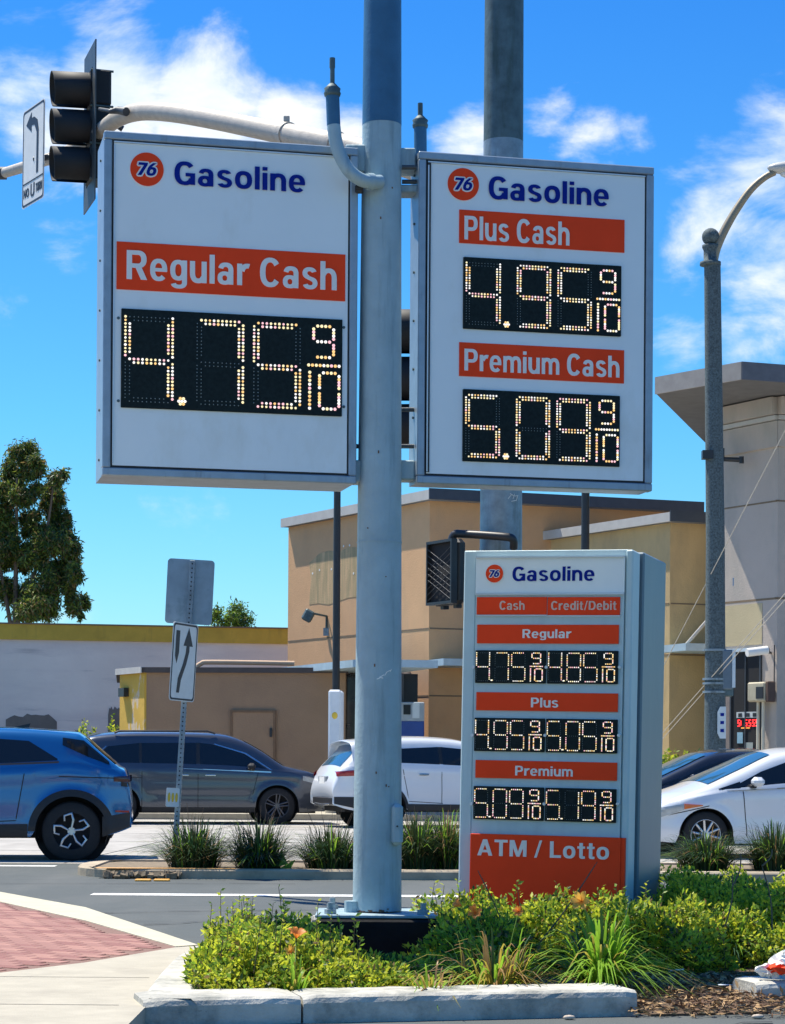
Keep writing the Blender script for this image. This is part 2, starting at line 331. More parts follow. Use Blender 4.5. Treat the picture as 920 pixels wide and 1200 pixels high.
def led_display(parent, u0, u1, z0, z1, s, rows=2, y=0.0, cells=None, nx=12, nz=12, dotr=.385):
    Wd, Hd = u1 - u0, z1 - z0
    b = MB(); b.box(((u0 + u1) / 2, y - .006, (z0 + z1) / 2), (Wd, .03, Hd), ch=.003); disp = b.build('led_display', led_panel, parent)
    yy = y - .0225
    digs = [c for c in s if c != '.']
    cells = cells or [(.018, .228), (.338, .545), (.595, .805)]
    off = MB()
    for k, ch in enumerate(digs):
        a, c = cells[k]; dots = seg_dots(u0 + a * Wd, u0 + c * Wd, z0 + .065 * Hd, z0 + .92 * Hd, nx, nz, rows)
        sx = (c - a) * Wd / (nx - 1); sz = .855 * Hd / (2 * nz); r = dotr * min(sx, sz) * 1.04
        mb = MB()
        for sg, L in dots.items():
            on = sg in SEG[ch]
            for (x, z) in L:
                if on: disc(mb, x, yy, z, r * random.uniform(.88, 1.08), random.choice([0, 0, 1, 2, 2, 3]))
                else: disc(off, x, yy, z, r * .5, 0, 4)
        if ch in '4': 
            for sgx in (0,): disc(mb, u0 + a * Wd, yy, z0 + .92 * Hd, r, 0); disc(mb, u0 + c * Wd, yy, z0 + .92 * Hd, r, 2)
        mb.build('digit', LEDS, disp)['kind'] = 'stuff'
    # decimal point
    mb = MB(); cx = u0 + ((cells[0][1] + cells[1][0]) / 2 - (.012 if rows == 2 else .012)) * Wd; cz = z0 + .085 * Hd; r = dotr * (cells[0][1] - cells[0][0]) * Wd / (nx - 1)
    if rows == 2:
        for i in range(7):
            th = i * math.pi / 3; q = 0 if i == 6 else 1
            disc(mb, cx + q * r * 1.9 * math.cos(th), yy, cz + q * r * 1.9 * math.sin(th), r, (2, 0, 3)[i % 3])
    else: disc(mb, cx, yy, cz, r * 1.1, 2); disc(mb, cx + r * 1.6, yy, cz, r * 1.0, 0)
    mb.build('decimal_point', LEDS, disp)
    # the 9/10 fraction
    e0, e1 = (.845, .985) if rows == 2 else (.785, .955)
    r9 = r * (1.05 if rows == 2 else .95)
    fr = MB(); d9 = seg_dots(u0 + (e0 + .022) * Wd, u0 + (e1 - .026) * Wd, z0 + .60 * Hd, z0 + .92 * Hd, 6, 5, 1)
    for sg in SEG['9']:
        for (x, z) in d9[sg]: disc(fr, x, yy, z, r9, random.randrange(4))
    fr.build('small_digit', LEDS, disp); fr = MB()
    n = 9
    for i in range(n): disc(fr, u0 + (e0 + (e1 - e0) * i / (n - 1)) * Wd, yy, z0 + .515 * Hd, r9, random.randrange(4))
    fr.build('fraction_bar', LEDS, disp); fr = MB()
    n = 10
    for i in range(n): disc(fr, u0 + (e0 + .005) * Wd, yy, z0 + (.07 + .37 * i / (n - 1)) * Hd, r9, random.randrange(4))
    fr.build('small_digit', LEDS, disp); fr = MB()
    d0 = seg_dots(u0 + (e0 + (.05 if rows == 2 else .065)) * Wd, u0 + e1 * Wd, z0 + .07 * Hd, z0 + .44 * Hd, 6, 6, 1)
    for sg in SEG['0']:
        for (x, z) in d0[sg]: disc(fr, x, yy, z, r9, random.randrange(4))
    fr.build('small_digit', LEDS, disp)
    off.build('unlit_dots', led_off, disp)['kind'] = 'stuff'
    return disp

def rect(M_, tl, br):
    a = face(M_, *tl); b = face(M_, *br); return min(a[0], b[0]), max(a[0], b[0]), min(a[1], b[1]), max(a[1], b[1])
def logo(parent, M_, cx, cy, rpx):
    u, z = face(M_, cx, cy); u2, _ = face(M_, cx + rpx, cy); r = abs(u2 - u)
    mb = MB(); mb.cyl((u, 0.002, z), (u, -.011, z), r * 1.06, 40, 1, smooth=False); mb.cyl((u, 0.002, z), (u, -.013, z), r, 40, 0, smooth=False)
    lg = mb.build('logo_disc', [orange, letter_white], parent)
    # white outline: swollen copies ringed around the navy numerals
    k = 0
    for (dx, dz) in ((-1, 0), (1, 0), (0, -1), (0, 1), (.75, .75), (-.75, .75), (.75, -.75), (-.75, -.75)):
        text('numeral_outline', '76', lg, u - r * .66 + dx * r * .085, u + r * .66 + dx * r * .085, z - r * .38 + dz * r * .085, r * .76, letter_white, -.0132 - k * .0001, .0008, italic=.22, kern=.3); k += 1
    text('numerals', '76', lg, u - r * .66, u + r * .66, z - r * .38, r * .76, navy, -.0162, .0015, italic=.22, kern=.3)
def bar(parent, M_, tl, br, y=0.0, name='orange_band'):
    a = rect(M_, tl, br); MB().box(((a[0] + a[1]) / 2, y - .008, (a[2] + a[3]) / 2), (a[1] - a[0], .01, a[3] - a[2])).build(name, orange, parent)
    return a
def word(parent, M_, s, x0, x1, ytop, ybase, mat, y=-.0132, bold=.03, name='lettering', kern=1.0):
    a = face(M_, x0, ybase); b = face(M_, x1, ybase); t = face(M_, x0, ytop)
    return text(name, s, parent, a[0], b[0], a[1], t[1] - a[1], mat, y, .003, bold, kern=kern)
def cabinet(parent, w, z0, z1, depth, fw, mats, name='cabinet'):
    mb = MB(); h = z1 - z0
    mb.box((w / 2, depth / 2 + .012, z0 + h / 2), (w - .01, depth - .024, h - .01), 0)           # box
    cab = mb.build(name, mats[0], parent)
    for (c, d) in (((w / 2, .02, z1 - fw / 2), (w, .075, fw)), ((w / 2, .02, z0 + fw / 2), (w, .075, fw)), ((fw / 2, .02, z0 + h / 2), (fw, .075, h - 2 * fw - .002)), ((w - fw / 2, .02, z0 + h / 2), (fw, .075, h - 2 * fw - .002))):
        MB().box(c, d, ch=.006).build('frame_rail', mats[0], parent)
    return cab

# ------------------------------------------------------------ the pole and its two signs
PX = P(443, 1060, 13.6); poleY = 13.6; poleX = P(446, 400, 13.6).x
pole_t = thing('sign_pole', (poleX, poleY, 0), 'tall round light blue sign pole standing in the planter between the two large price signs', 'sign pole')
mb = MB(); zs = [.37, 1.5, 2.6, 3.6, 4.6, 5.18]
def pr(z): return .150 - (z - .37) / (6.0) * .038
mb.tube([(0, 0, z) for z in zs], [pr(z) for z in zs], 40); mb.build('lower_shaft', polep, pole_t)
mb = MB(); mb.tube([(0, 0, z) for z in (5.18, 6.0, 7.5, 9.0)], [pr(5.18) + .001, pr(6.0), pr(7), .10], 40); tag(mb.build('upper_shaft', pole_dark, pole_t), 'dark blue upper length of the pole')
MB().box((0, 0, .352), (.74, .62, .020), ch=.004).build('base_plate', polep, pole_t)
for sx in (-1, 1):
    for sy in (-1, 1):
        b = MB(); b.cyl((sx * .28, sy * .23, .36), (sx * .28, sy * .23, .43), .018, 10); b.cyl((sx * .28, sy * .23, .362), (sx * .28, sy * .23, .39), .036, 6, smooth=False); b.build('anchor_bolt', galv, pole_t)
b = MB(); b.cyl((-.155, -.06, .362), (-.155, -.06, .43), .045, 8, smooth=False); b.build('anchor_cap', polep, pole_t)
b = MB(); b.box((.12, -.10, .90), (.07, .10, .25), ch=.02, rot=None); hb = b.build('junction_box', polep, pole_t); MB().cyl((.12, -.152, .89), (.12, -.16, .89), .006, 10).build('screw', black, hb)
b = MB(); b.prism([(-.02, -.135, 2.02), (.03, -.137, 2.05), (.10, -.09, 2.10), (.105, -.085, 2.115), (.04, -.137, 2.07)], (0, -.004, 0)); 
scr = MB()
for (x, z, l, a) in [(.02, 1.80, .035, .5), (.045, 1.815, .03, 1.0), (.06, 1.83, .035, .4), (.0, 1.785, .02, .3), (.075, 1.835, .02, 1.1), (.02, 1.79, .02, -.2)]:
    rr = pr(z) + .0008; th = math.asin(min(.95, x / rr)); y = -rr * math.cos(th)
    scr.box((x, y, z), (l, .002, .005), rot=Matrix.Rotation(-a, 3, 'Y').to_3x3() @ Matrix.Rotation(0, 3, 'Z'))
scr.build('paint_scratch', letter_white, pole_t)
def L_(px, py, Y): return P(px, py, Y) - Vector((poleX, poleY, 0))
for zz in (2.62,):
    m = MB(); n = 40; m.tube([(0, 0, zz), (0, 0, zz + .006)], [pr(zz) + .003] * 2, 40); m.build('weld_seam', polep, pole_t)
rustm = M('rust', (.17, .085, .04), .9, var=.4, scale=40)
m = MB()
for k in range(16):
    th = random.uniform(-2.4, -.7); z = .365 + abs(random.gauss(0, .008)); rr = pr(z) + .0012; x, y = rr * math.cos(th), rr * math.sin(th)
    m.box((x, y, z), (random.uniform(.008, .03), .003, random.uniform(.003, .010)), rot=Matrix.Rotation(th + math.pi / 2, 3, 'Z'))
for k in range(9):
    z = random.uniform(.9, 4.8); th = random.uniform(-2.4, -.7); rr = pr(z) + .0009; m.box((rr * math.cos(th), rr * math.sin(th), z), (.008, .002, random.uniform(.006, .02)), rot=Matrix.Rotation(th + math.pi / 2, 3, 'Z'))
m.build('rust_spots', rustm, pole_t)['kind'] = 'stuff'
# brackets joining the signs to the pole
for (x0, x1, y0, y1, Y) in ((405, 436, 173, 205, 13.62), (412, 434, 541, 567, 13.62), (462, 487, 177, 203, 13.72), (462, 486, 541, 564, 13.72), (466, 490, 220, 229, 13.72)):
    a = L_(x0, y0, Y); c = L_(x1, y1, Y); MB().box(((a.x + c.x) / 2, a.y, (a.z + c.z) / 2), (abs(c.x - a.x), .16, abs(a.z - c.z)), ch=.008).build('bracket', polep, pole_t)
for (x, y, Y) in ((417, 523, 13.6), (480, 213, 13.65), (480, 196, 13.55), (479, 480, 13.7), (479, 523, 13.7)):
    a = L_(x - 9, y, Y); c = L_(x + 8, y, Y); MB().cyl(a, c, .014, 10).build('through_bolt', darkgrey, pole_t)
# bent conduit with weatherhead
pts = [L_(*p) for p in ((446, 213, 13.46), (436, 213, 13.42), (424, 211, 13.38), (411, 202, 13.36), (401, 187, 13.36), (394, 168, 13.36), (391, 147, 13.36))]
def smooth_path(pts, k=5):
    out = []
    for i in range(len(pts) - 1):
        p0, p1, p2, p3 = pts[max(i - 1, 0)], pts[i], pts[i + 1], pts[min(i + 2, len(pts) - 1)]
        for j in range(k):
            t = j / k; out.append(.5 * ((2 * p1) + (p2 - p0) * t + (2 * p0 - 5 * p1 + 4 * p2 - p3) * t * t + (3 * p1 - p0 - 3 * p2 + p3) * t ** 3))
    return out + [pts[-1]]
cond = MB(); cond.tube(smooth_path(pts), .041, 20); cond.cyl(L_(437, 213, 13.43), L_(430, 212.5, 13.41), .05, 18); c1 = cond.build('bent_conduit', polep, pole_t)
u = MB(); a = L_(391, 147, 13.36); t = L_(389.5, 109, 13.36); u.tube([a, t], .041, 20); u.build('conduit_end', pole_dark, c1)
u = MB(); t2 = L_(389.5, 97, 13.36); u.lathe([(0, .0), (0, .047), (.018, .052), (.03, .046), (.045, .05), (.06, .034), (.075, .02), (.075, 0)], t + Vector((0, 0, -.02)), (0, 0, 1), 20); u.build('collar', galv_dark, c1)
u = MB(); tp = L_(389.5, 68, 13.36); u.tube([t + Vector((0, 0, .05)), tp], .014, 12); u.tube([tp - Vector((0, 0, .06)), tp], .017, 12); u.build('rod', galv_dark, c1)
a = L_(493, 215, 13.95); t = L_(492.5, 146, 13.95)
u = MB(); u.tube([a, t], .040, 20); c2 = u.build('straight_conduit', pole_dark, pole_t)
u = MB(); u.lathe([(0, .0), (0, .047), (.018, .05), (.03, .044), (.045, .05), (.06, .034), (.075, .02), (.075, 0)], t + Vector((0, 0, -.02)), (0, 0, 1), 20); u.build('collar', galv_dark, c2)
u = MB(); tp = L_(492.5, 121, 13.95); u.tube([t + Vector((0, 0, .05)), tp], .016, 12); u.build('rod', galv_dark, c2)
# dark underside conduit near gooseneck, seal
MB().box(L_(421, 222, 13.45), (.05, .10, .03), ch=.006).build('seal', gasket, pole_t)
found = MB(); found.box((poleX + .04, poleY + .02, .168), (.78, .74, .335), ch=.012)
tag(found.build('concrete_footing', M('footing_shade', (.010, .011, .012), .7, var=.3, scale=8, bump=.4, spec=.15)), 'shade-darkened square footing block under the base plate of the blue sign pole', 'footing')  # near-black colour carries the shade under the base plate

def pole_sign(pl, pr_, Yl, yaw, ztop, zbot, label, depth=.44):
    d = ray(pl, 400); M_ = Matrix.Translation((d.x * Yl, Yl, 0)) @ Matrix.Rotation(R(yaw), 4, 'Z')
    w = face(M_, pr_, 400)[0]
    t = thing('price_sign', None, label, 'price sign', mat=M_)
    cabinet(t, w, zbot, ztop, depth, .048, [alu])
    fw = .048
    MB().box((w / 2, .012, (ztop + zbot) / 2), (w - 2 * fw - .004, .03, ztop - zbot - 2 * fw - .004)).build('retainer', gasket, t)
    MB().box((w / 2, .002, (ztop + zbot) / 2 - .002), (w - 2 * fw - .022, .02, ztop - zbot - 2 * fw - .034)).build('face_panel', white_face, t)
    MB().box((w / 2, -.008, ztop - fw - .014), (w - 2 * fw - .02, .018, .008)).build('retainer_strip', alu_light, t)
    MB().box((fw + .014, -.008, (ztop + zbot) / 2 - .004), (.008, .018, ztop - zbot - 2 * fw - .06)).build('retainer_strip', alu_light, t)
    for k in range(7):
        z = zbot + .12 + k * (ztop - zbot - .24) / 6
        MB().cyl((.008, depth * .5, z), (-.003, depth * .5, z), .008, 8).build('rivet', galv_dark, t)
    return t, M_, w
YF = -.008
# left sign
Yr = 13.5; xr = ray(418, 400).x * Yr
wl = .5
# solve width so that the left edge lands at its measured place
yaw = 13; c_, s_ = math.cos(R(yaw)), math.sin(R(yaw)); tl = ray(120.5, 400).x
wl = (xr - tl * Yr) / (c_ - tl * s_); Yl = Yr - wl * s_
zt = P(418, 174, Yr).z; zb = P(418, 567.5, Yr).z
t, M1, w1 = pole_sign(120.5, 418, Yl, yaw, zt, zb, 'large white price sign left of the blue pole reading Regular Cash 4.75')
logo(t, M1, 172, 199, 19.6)
word(t, M1, 'Gasoline', 204, 357, 189.5, 216.5, navy, bold=.035)
bar(t, M1, (136.6, 283.3), (404, 353.5))
word(t, M1, 'Regular Cash', 148, 394, 293.5, 327.5, letter_white, bold=.035)
a = rect(M1, (142, 362), (400, 488.5)); d1 = led_display(t, *a, '4.75', 2, 0)
for (px, py) in ((138.5, 373), (138.5, 470), (402.5, 384), (402.5, 477)): 
    u_, z_ = face(M1, px, py); MB().cyl((u_, -.004, z_), (u_, -.012, z_), .009, 10).build('screw', galv_dark, t)
# right sign
Yl = 13.6; zt = P(489, 177.5, Yl).z; zb = P(487, 566.5, Yl).z
t, M2, w2 = pole_sign(489, 764.5, Yl, yaw, zt, zb, 'large white price sign right of the blue pole showing Plus Cash and Premium Cash prices', .22)
MB().box((.066, -.006, (zt + zb) / 2 + .01), (.022, .02, zt - zb - .12)).build('gasket_strip', gasket, t)
logo(t, M2, 542.4, 216.5, 18.3)
word(t, M2, 'Gasoline', 572, 712.5, 207, 233.5, navy, bold=.035)
bar(t, M2, (537.7, 246), (731, 296.7))
word(t, M2, 'Plus Cash', 543.5, 666.5, 253.3, 281, letter_white, bold=.035)
led_display(t, *rect(M2, (542.4, 301.6), (726.7, 395)), '4.95', 2)
bar(t, M2, (537.7, 401.3), (730.5, 449.8))
word(t, M2, 'Premium Cash', 543.5, 725, 409, 434.5, letter_white, bold=.035)
led_display(t, *rect(M2, (541.8, 456.3), (725, 547.5)), '5.09', 2)

# ------------------------------------------------------------ monument sign
bm_ = 17; Ym = 14.6; dm = ray(733, 800)
tl = ray(536.3, 800).x; c_, s_ = math.cos(R(bm_)), math.sin(R(bm_))
wm = (dm.x * Ym - tl * Ym) / (c_ + tl * s_)
Yml = Ym + wm * s_; xml = tl * Yml
M3 = Matrix.Translation((xml, Yml, 0)) @ Matrix.Rotation(R(-bm_), 4, 'Z') @ Matrix.Rotation(R(.75), 4, 'Y')
mon_paint = M('monument_paint', (.50, .64, .66), .45, var=.05, scale=4, bump=.08, stain=((.30, .40, .44), 2, .5, .75, .4, (3, 3, .4)))
mt = thing('monument_sign', None, 'tall ground standing price board with six small prices and ATM / Lotto panel', 'price sign', mat=M3)
zt = face(M3, 536, 645)[1]; 
ul, ur = 0.0, face(M3, 733, 800)[0]
fl = face(M3, 555, 800)[0]; fr_ = face(M3, 730, 800)[0]; ft = face(M3, 640, 652)[1]; fb = .12
MB().box((fl / 2, .22, zt / 2), (fl - .002, .40, zt), ch=.008).build('post', mon_paint, mt)
MB().box(((ul + ur) / 2, .22, zt - .03), (ur - .004, .396, .058), ch=.004).build('top_cap', mon_paint, mt)
MB().box(((fl + fr_) / 2, .20, (ft + fb) / 2), (fr_ - fl, .34, ft - fb)).build('cabinet', mon_paint, mt)
MB().box((fr_ + .012, .16, (ft + fb) / 2), (.02, .28, ft - fb)).build('shadow_gap', gasket, mt)
# flat face with fields
zh = face(M3, 640, 694.6)[1]
MB().box(((fl + fr_) / 2, .014, (ft + zh) / 2), (fr_ - fl - .004, .03, ft - zh)).build('header_panel', white_face, mt)
MB().box(((fl + fr_) / 2, .0, zh - .008), (fr_ - fl - .004, .03, .012)).build('header_strip', alu_light, mt)
MB().box(((fl + fr_) / 2, .0, ft - .004), (fr_ - fl - .004, .03, .01)).build('header_strip', alu_light, mt)
MB().box(((fl + fr_) / 2, .018, (zh + .4) / 2), (fr_ - fl - .006, .022, zh - .4)).build('face_panel', mon_paint, mt)
logo(mt, M3, 580, 672.3, 10.2)
word(mt, M3, 'Gasoline', 600.6, 696.6, 664.3, 681, navy, -.0015)
a = rect(M3, (559, 699.8), (640.6, 720.2)); MB().box(((a[0] + a[1]) / 2, .003, (a[2] + a[3]) / 2), (a[1] - a[0], .012, a[3] - a[2])).build('orange_band', orange, mt)
b2 = rect(M3, (642, 699.8), (726.4, 720.8)); MB().box(((b2[0] + b2[1]) / 2, .003, (b2[2] + b2[3]) / 2), (b2[1] - b2[0], .012, b2[3] - b2[2])).build('orange_band', orange, mt)
peach = M('letter_peach', (.72, .50, .40), .5, var=.03)
word(mt, M3, 'Cash', 585.5, 615, 704.3, 714.7, peach, -.0032); word(mt, M3, 'Credit/Debit', 646, 722.5, 704.5, 714.8, peach, -.0032)
for a_ in (a, b2):
    MB().box(((a_[0] + a_[1]) / 2, -.002, a_[2] - .006), (a_[1] - a_[0] + .01, .016, .008)).build('band_trim', alu_light, mt)
for (y0, y1, s, x0, x1, c0, c1_) in ((732, 754.5, 'Regular', 612.6, 669.4, 737.4, 747.7), (811, 834.4, 'Plus', 622.5, 654.5, 817.5, 828.8), (890.5, 915, 'Premium', 604, 671.5, 897.3, 908.6)):
    dx = (y0 - 732) / 160 * 2
    bar(mt, M3, (559.5 - dx, y0), (725 - dx, y1), .008); word(mt, M3, s, x0, x1, c0, c1_, letter_white, -.0052)
CE = [(.02, .205), (.285, .475), (.52, .71)]
for (y0, y1, a_, b_, xa, xm, xb) in ((762, 802, '4.75', '4.85', 557.8, 640.8, 724), (841, 882.5, '4.95', '5.05', 556.6, 639.3, 723.2), (921, 963, '5.09', '5.19', 555.6, 638.3, 721.8)):
    A = rect(M3, (xa, y0), (xm - 1.3, y1 - 1)); B = rect(M3, (xm + 1.3, y0 + 1), (xb, y1))
    for (Q, s) in ((A, a_), (B, b_)): led_display(mt, Q[0], Q[1], A[2], A[3], s, 1, 0.008, CE, 8, 8, .37)
    for px in (xa - 2.5, xm, xb + 2.5):
        u_, z_ = face(M3, px, (y0 + y1) / 2); MB().cyl((u_, .01, z_), (u_, -.02, z_), .011, 8).build('screw', alu_light, mt)
A = rect(M3, (552.8, 976.5), (727.5, 1040)); A2 = face(M3, 733, 1000)[0]
MB().box(((A[0] + A[1]) / 2, -.01, (A[3] + .30) / 2), (A[1] - A[0], .05, A[3] - .30), ch=.003).build('lower_panel', orange, mt)
MB().box(((A[1] + A2) / 2 + .001, .02, (A[3] + .30) / 2), (A2 - A[1], .09, A[3] - .302)).build('lower_panel_return', orange, mt)
word(mt, M3, 'ATM / Lotto', 561, 715, 983, 1002, letter_white, -.0355, .04)
# side pillar
pil = M('pillar_shade', (.16, .23, .27), .4, var=.06, scale=3, bump=.06, stain=((.2, .28, .30), 2, .5, .75, .5, (3, 3, .4)))  # monument colour darkened; shade of the side turned from the sun painted in
MB().box((ur + .010, .13, zt / 2 + .002), (.05, .24, zt - .01), ch=.01).build('edge_post', mon_paint, mt)
MB().box((ur - .02, .27, zt / 2), (.08, .05, zt - .03)).build('shadow_gap', gasket, mt)
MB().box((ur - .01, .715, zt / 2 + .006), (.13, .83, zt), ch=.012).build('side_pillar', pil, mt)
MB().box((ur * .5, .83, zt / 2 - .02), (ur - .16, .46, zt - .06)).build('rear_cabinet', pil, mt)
MB().box((ur - .06, .42, zt + .012), (.06, .05, .025), ch=.005).build('cap_lug', alu_light, mt)

# ------------------------------------------------------------ traffic signal pole with mast arm
sy = 16.4; sx_ = P(588.5, 400, sy).x
tp_ = thing('traffic_signal_pole', (sx_, sy, 0), 'thick grey steel traffic pole behind the right price sign with long mast arm reaching left', 'traffic pole')
m = MB(); m.tube([(0, 0, 0), (0, 0, 2), (0, 0, 4), (0, 0, 5.86)], [.165, .16, .152, .147], 36); m.build('lower_shaft', galv, tp_)
m = MB(); m.tube([(0, 0, 5.86), (0, 0, 7.4), (0, 0, 9.5)], [.147, .142, .132], 36); tag(m.build('upper_shaft', galv_dark, tp_), 'darker upper length of the pole')  # darker steel colour above the shaft joint
def Lt(px, py, Y): return P(px, py, Y) - Vector((sx_, sy, 0))
ap = [Lt(*p) for p in ((585, 215, 16.4), (500, 200, 17.0), (430, 178, 17.5), (380, 166, 17.9), (320, 154, 18.5), (250, 140, 19.2), (200, 132, 19.8), (165, 131, 20.3), (140, 138, 20.8), (120, 152, 21.2), (100, 167, 21.6), (75, 180, 22.0), (40, 192, 22.5), (4, 203, 23.0))]
rr = [.105, .10, .096, .092, .088, .084, .082, .080, .078, .074, .068, .062, .056, .052]
sp = smooth_path(ap, 4); rs = list(np.interp(np.linspace(0, 1, len(sp)), np.linspace(0, 1, len(rr)), rr))
m = MB(); m.tube(sp, rs, 28); arm = m.build('mast_arm', armp, tp_)
m = MB(); m.cyl(ap[-1] + Vector((.03, 0, 0)), ap[-1] + Vector((-.05, 0, .0)), .066, 16); m.cyl(ap[-1] + Vector((-.05, 0, 0)), ap[-1] + Vector((-.1, 0, .02)), .035, 12); m.build('end_cap', darkgrey, arm)
for k in (7, 11, 15):
    p = sp[k]; dd = (sp[k + 1] - sp[k - 1]).normalized(); m = MB(); m.tube([p - dd * .03, p + dd * .03], [rs[k] + .012] * 2, 24); m.box(p + Vector((0, -.02, rs[k] + .03)), (.05, .04, .05), ch=.006); m.build('clamp_band', armp, arm)
MB().box((0, -.02, 3.62), (.36, .36, .26), ch=.02).build('arm_flange', galv, tp_)
# scrawl
m = MB()
for (x, z, l, a_) in [(0, 0, .05, .9), (.012, .02, .04, -.5), (.03, 0, .05, 1.2), (.045, .01, .04, .2), (.055, -.01, .05, 1.3), (.02, -.03, .06, .2)]:
    b_ = P(596, 585, sy) - Vector((sx_, sy, 0)); xx = b_.x + x; yy = -math.sqrt(max(.0001, .1535 ** 2 - xx ** 2)) - .003
    m.box((xx, yy, b_.z + z), (l, .004, .004), rot=Matrix.Rotation(-a_, 3, 'Y'))
m.build('scrawl', letter_white, tp_)

def signal_head(loc, rz, label, s=1.0, back=True, tilt=0):
    t = thing('traffic_signal', loc, label, 'traffic light', rz); t.rotation_euler = (0, R(tilt), rz)
    vis_m = M('visor_black', (.008, .009, .010), .65, var=.2, scale=12)
    red = M('lens_dark_red', (.10, .01, .01), .2, var=.2); amb = M('lens_dark_amber', (.12, .06, .01), .2, var=.2); gre = M('lens_dark_green', (.01, .07, .05), .2, var=.2)
    for k, (z, lm) in enumerate(((.36, red), (0, amb), (-.36, gre))):
        h = MB().box((0, .10, z), (.34, .20, .345), ch=.02).build('signal_section', vis_m, t)
        MB().lathe([(0, 0), (.03, .07), (0, .15)], (0, -.004, z), (0, -1, 0), 24).build('lens', lm, h)
        v = MB(); n = 30; prof = []
        for j in range(n + 1):
            th = R(-72 + 324 * j / n); prof.append((math.cos(th), math.sin(th), .36 - .03 * (1 - math.sin(th)) / 2))
        vs = []; 
        for (cx, cz, L) in prof:
            vs += [(cx * .168, 0, z + cz * .168), (cx * .165, -L, z + cz * .165 - .012), (cx * .156, 0, z + cz * .156), (cx * .155, -L, z + cz * .155 - .012)]
        fs = []
        for j in range(n):
            a, b = j * 4, (j + 1) * 4; fs += [(a, b, b + 1, a + 1), (a + 2, a + 3, b + 3, b + 2), (a + 1, b + 1, b + 3, a + 3)]
        v.add(vs, fs, 0, True); v.build('visor', vis_m, h)
    if back:
        b = MB(); o = (.33, .76); i = (.172, .545)
        for (c, d) in (((0, .02, (o[1] + i[1]) / 2), (2 * o[0], .012, o[1] - i[1])), ((0, .02, -(o[1] + i[1]) / 2), (2 * o[0], .012, o[1] - i[1])), (((o[0] + i[0]) / 2, .02, 0), (o[0] - i[0], .0115, 2 * i[1])), ((-(o[0] + i[0]) / 2, .02, 0), (o[0] - i[0], .0115, 2 * i[1]))): b.box(c, d)
        b.build('backplate', M('backplate_grey', (.07, .085, .09), .5, metal=.3, var=.25, scale=5), t)
    b = MB(); b.cyl((0, .2, .1), (0, .34, .02), .03, 12); b.build('mounting_bracket', darkgrey, t)
    for z in (.52, .18, -.18, -.52): MB().cyl((.15, .22, z), (.15, -.0, z), .012, 8).build('hinge_pin', galv_dark, t)
    return t
p = P(103, 150, 21.4); th = signal_head(p, R(-73), 'black three lens traffic signal with backplate on the mast arm beside the left sign')
p2 = P(489, 444, 16.9); signal_head(p2, R(-80), 'black traffic signal head mostly hidden behind the left edge of the right price sign')
m = MB()
# turn sign on arm
def flat_sign(name, loc, rz, w, h, face_mat, label, cat, tilt=0, back_mat=None, border=None, rad=.04):
    t = thing(name, loc, label, cat); t.rotation_euler = (0, R(tilt), rz)
    pts = []
    for (cx, cz, a0) in ((w / 2 - rad, h / 2 - rad, 0), (-w / 2 + rad, h / 2 - rad, 90), (-w / 2 + rad, -h / 2 + rad, 180), (w / 2 - rad, -h / 2 + rad, 270)):
        for k in range(5): a = R(a0 + k * 22.5); pts.append((cx + rad * math.cos(a), 0, cz + rad * math.sin(a)))
    MB().prism(pts, (0, .004, 0)).build('panel', face_mat, t)
    if back_mat: MB().prism([(x, .0045, z) for x, y, z in pts], (0, .002, 0)).build('back', back_mat, t)
    if border:
        b = MB(); n = len(pts); k0, k1 = .965, .93
        ko = [(x * (1 - .02 / w), -.0015, z * (1 - .02 / h)) for x, y, z in pts]; ki = [(x * (1 - .06 / w), -.0015, z * (1 - .06 / h)) for x, y, z in pts]
        b.add(ko + ki, [(i, (i + 1) % n, n + (i + 1) % n, n + i) for i in range(n)]); b.build('border', border, t)
    return t
signw = M('sign_panel_white', (.74, .74, .70), .5, var=.06, scale=8)
signk = M('sign_black', (.02, .02, .025), .5, var=0)
def poly(name, pts, mat, par, y=-.003, d=.0015): return MB().prism([(x, y, z) for x, z in pts], (0, d, 0)).build(name, mat, par)
ps = P(39, 181, 22.0); ts = flat_sign('turn_sign', ps, R(-62), .66, .97, signw, 'white sign with black left arrow and NO U TURN lettering on the mast arm end', 'road sign', tilt=1.5, border=signk)
poly('arrow', [(-.02, .42), (.03, .42), (.03, .36)][:0] or [(.10, -.20), (.155, -.20), (.155, .22), (.12, .32), (.02, .37), (-.06, .37), (-.06, .43), (-.22, .33), (-.06, .235), (-.06, .30), (.03, .29), (.10, .20)], signk, ts)
MB().box((0, -.002, -.25), (.60, .003, .012)).build('divider', signk, ts)
text('lettering', 'NO', ts, -.28, -.11, -.39, .085, signk, -.0005, .002); text('lettering', 'U', ts, -.065, .055, -.41, .13, signk, -.0005, .002); text('lettering', 'TURN', ts, .09, .28, -.39, .085, signk, -.0005, .002)
MB().cyl((.0, .01, -.05), (.15, .16, -.03), .03, 10).build('hanger', darkgrey, ts)
m = MB(); m.tube([Lt(128, 131, 20.4), Lt(138, 129, 20.4), Lt(148, 131, 20.3)], [.02, .035, .04], 12); m.tube([Lt(117, 128, 20.9), Lt(130, 130, 20.5)], .017, 10); m.build('signal_hanger', darkgrey, tp_)
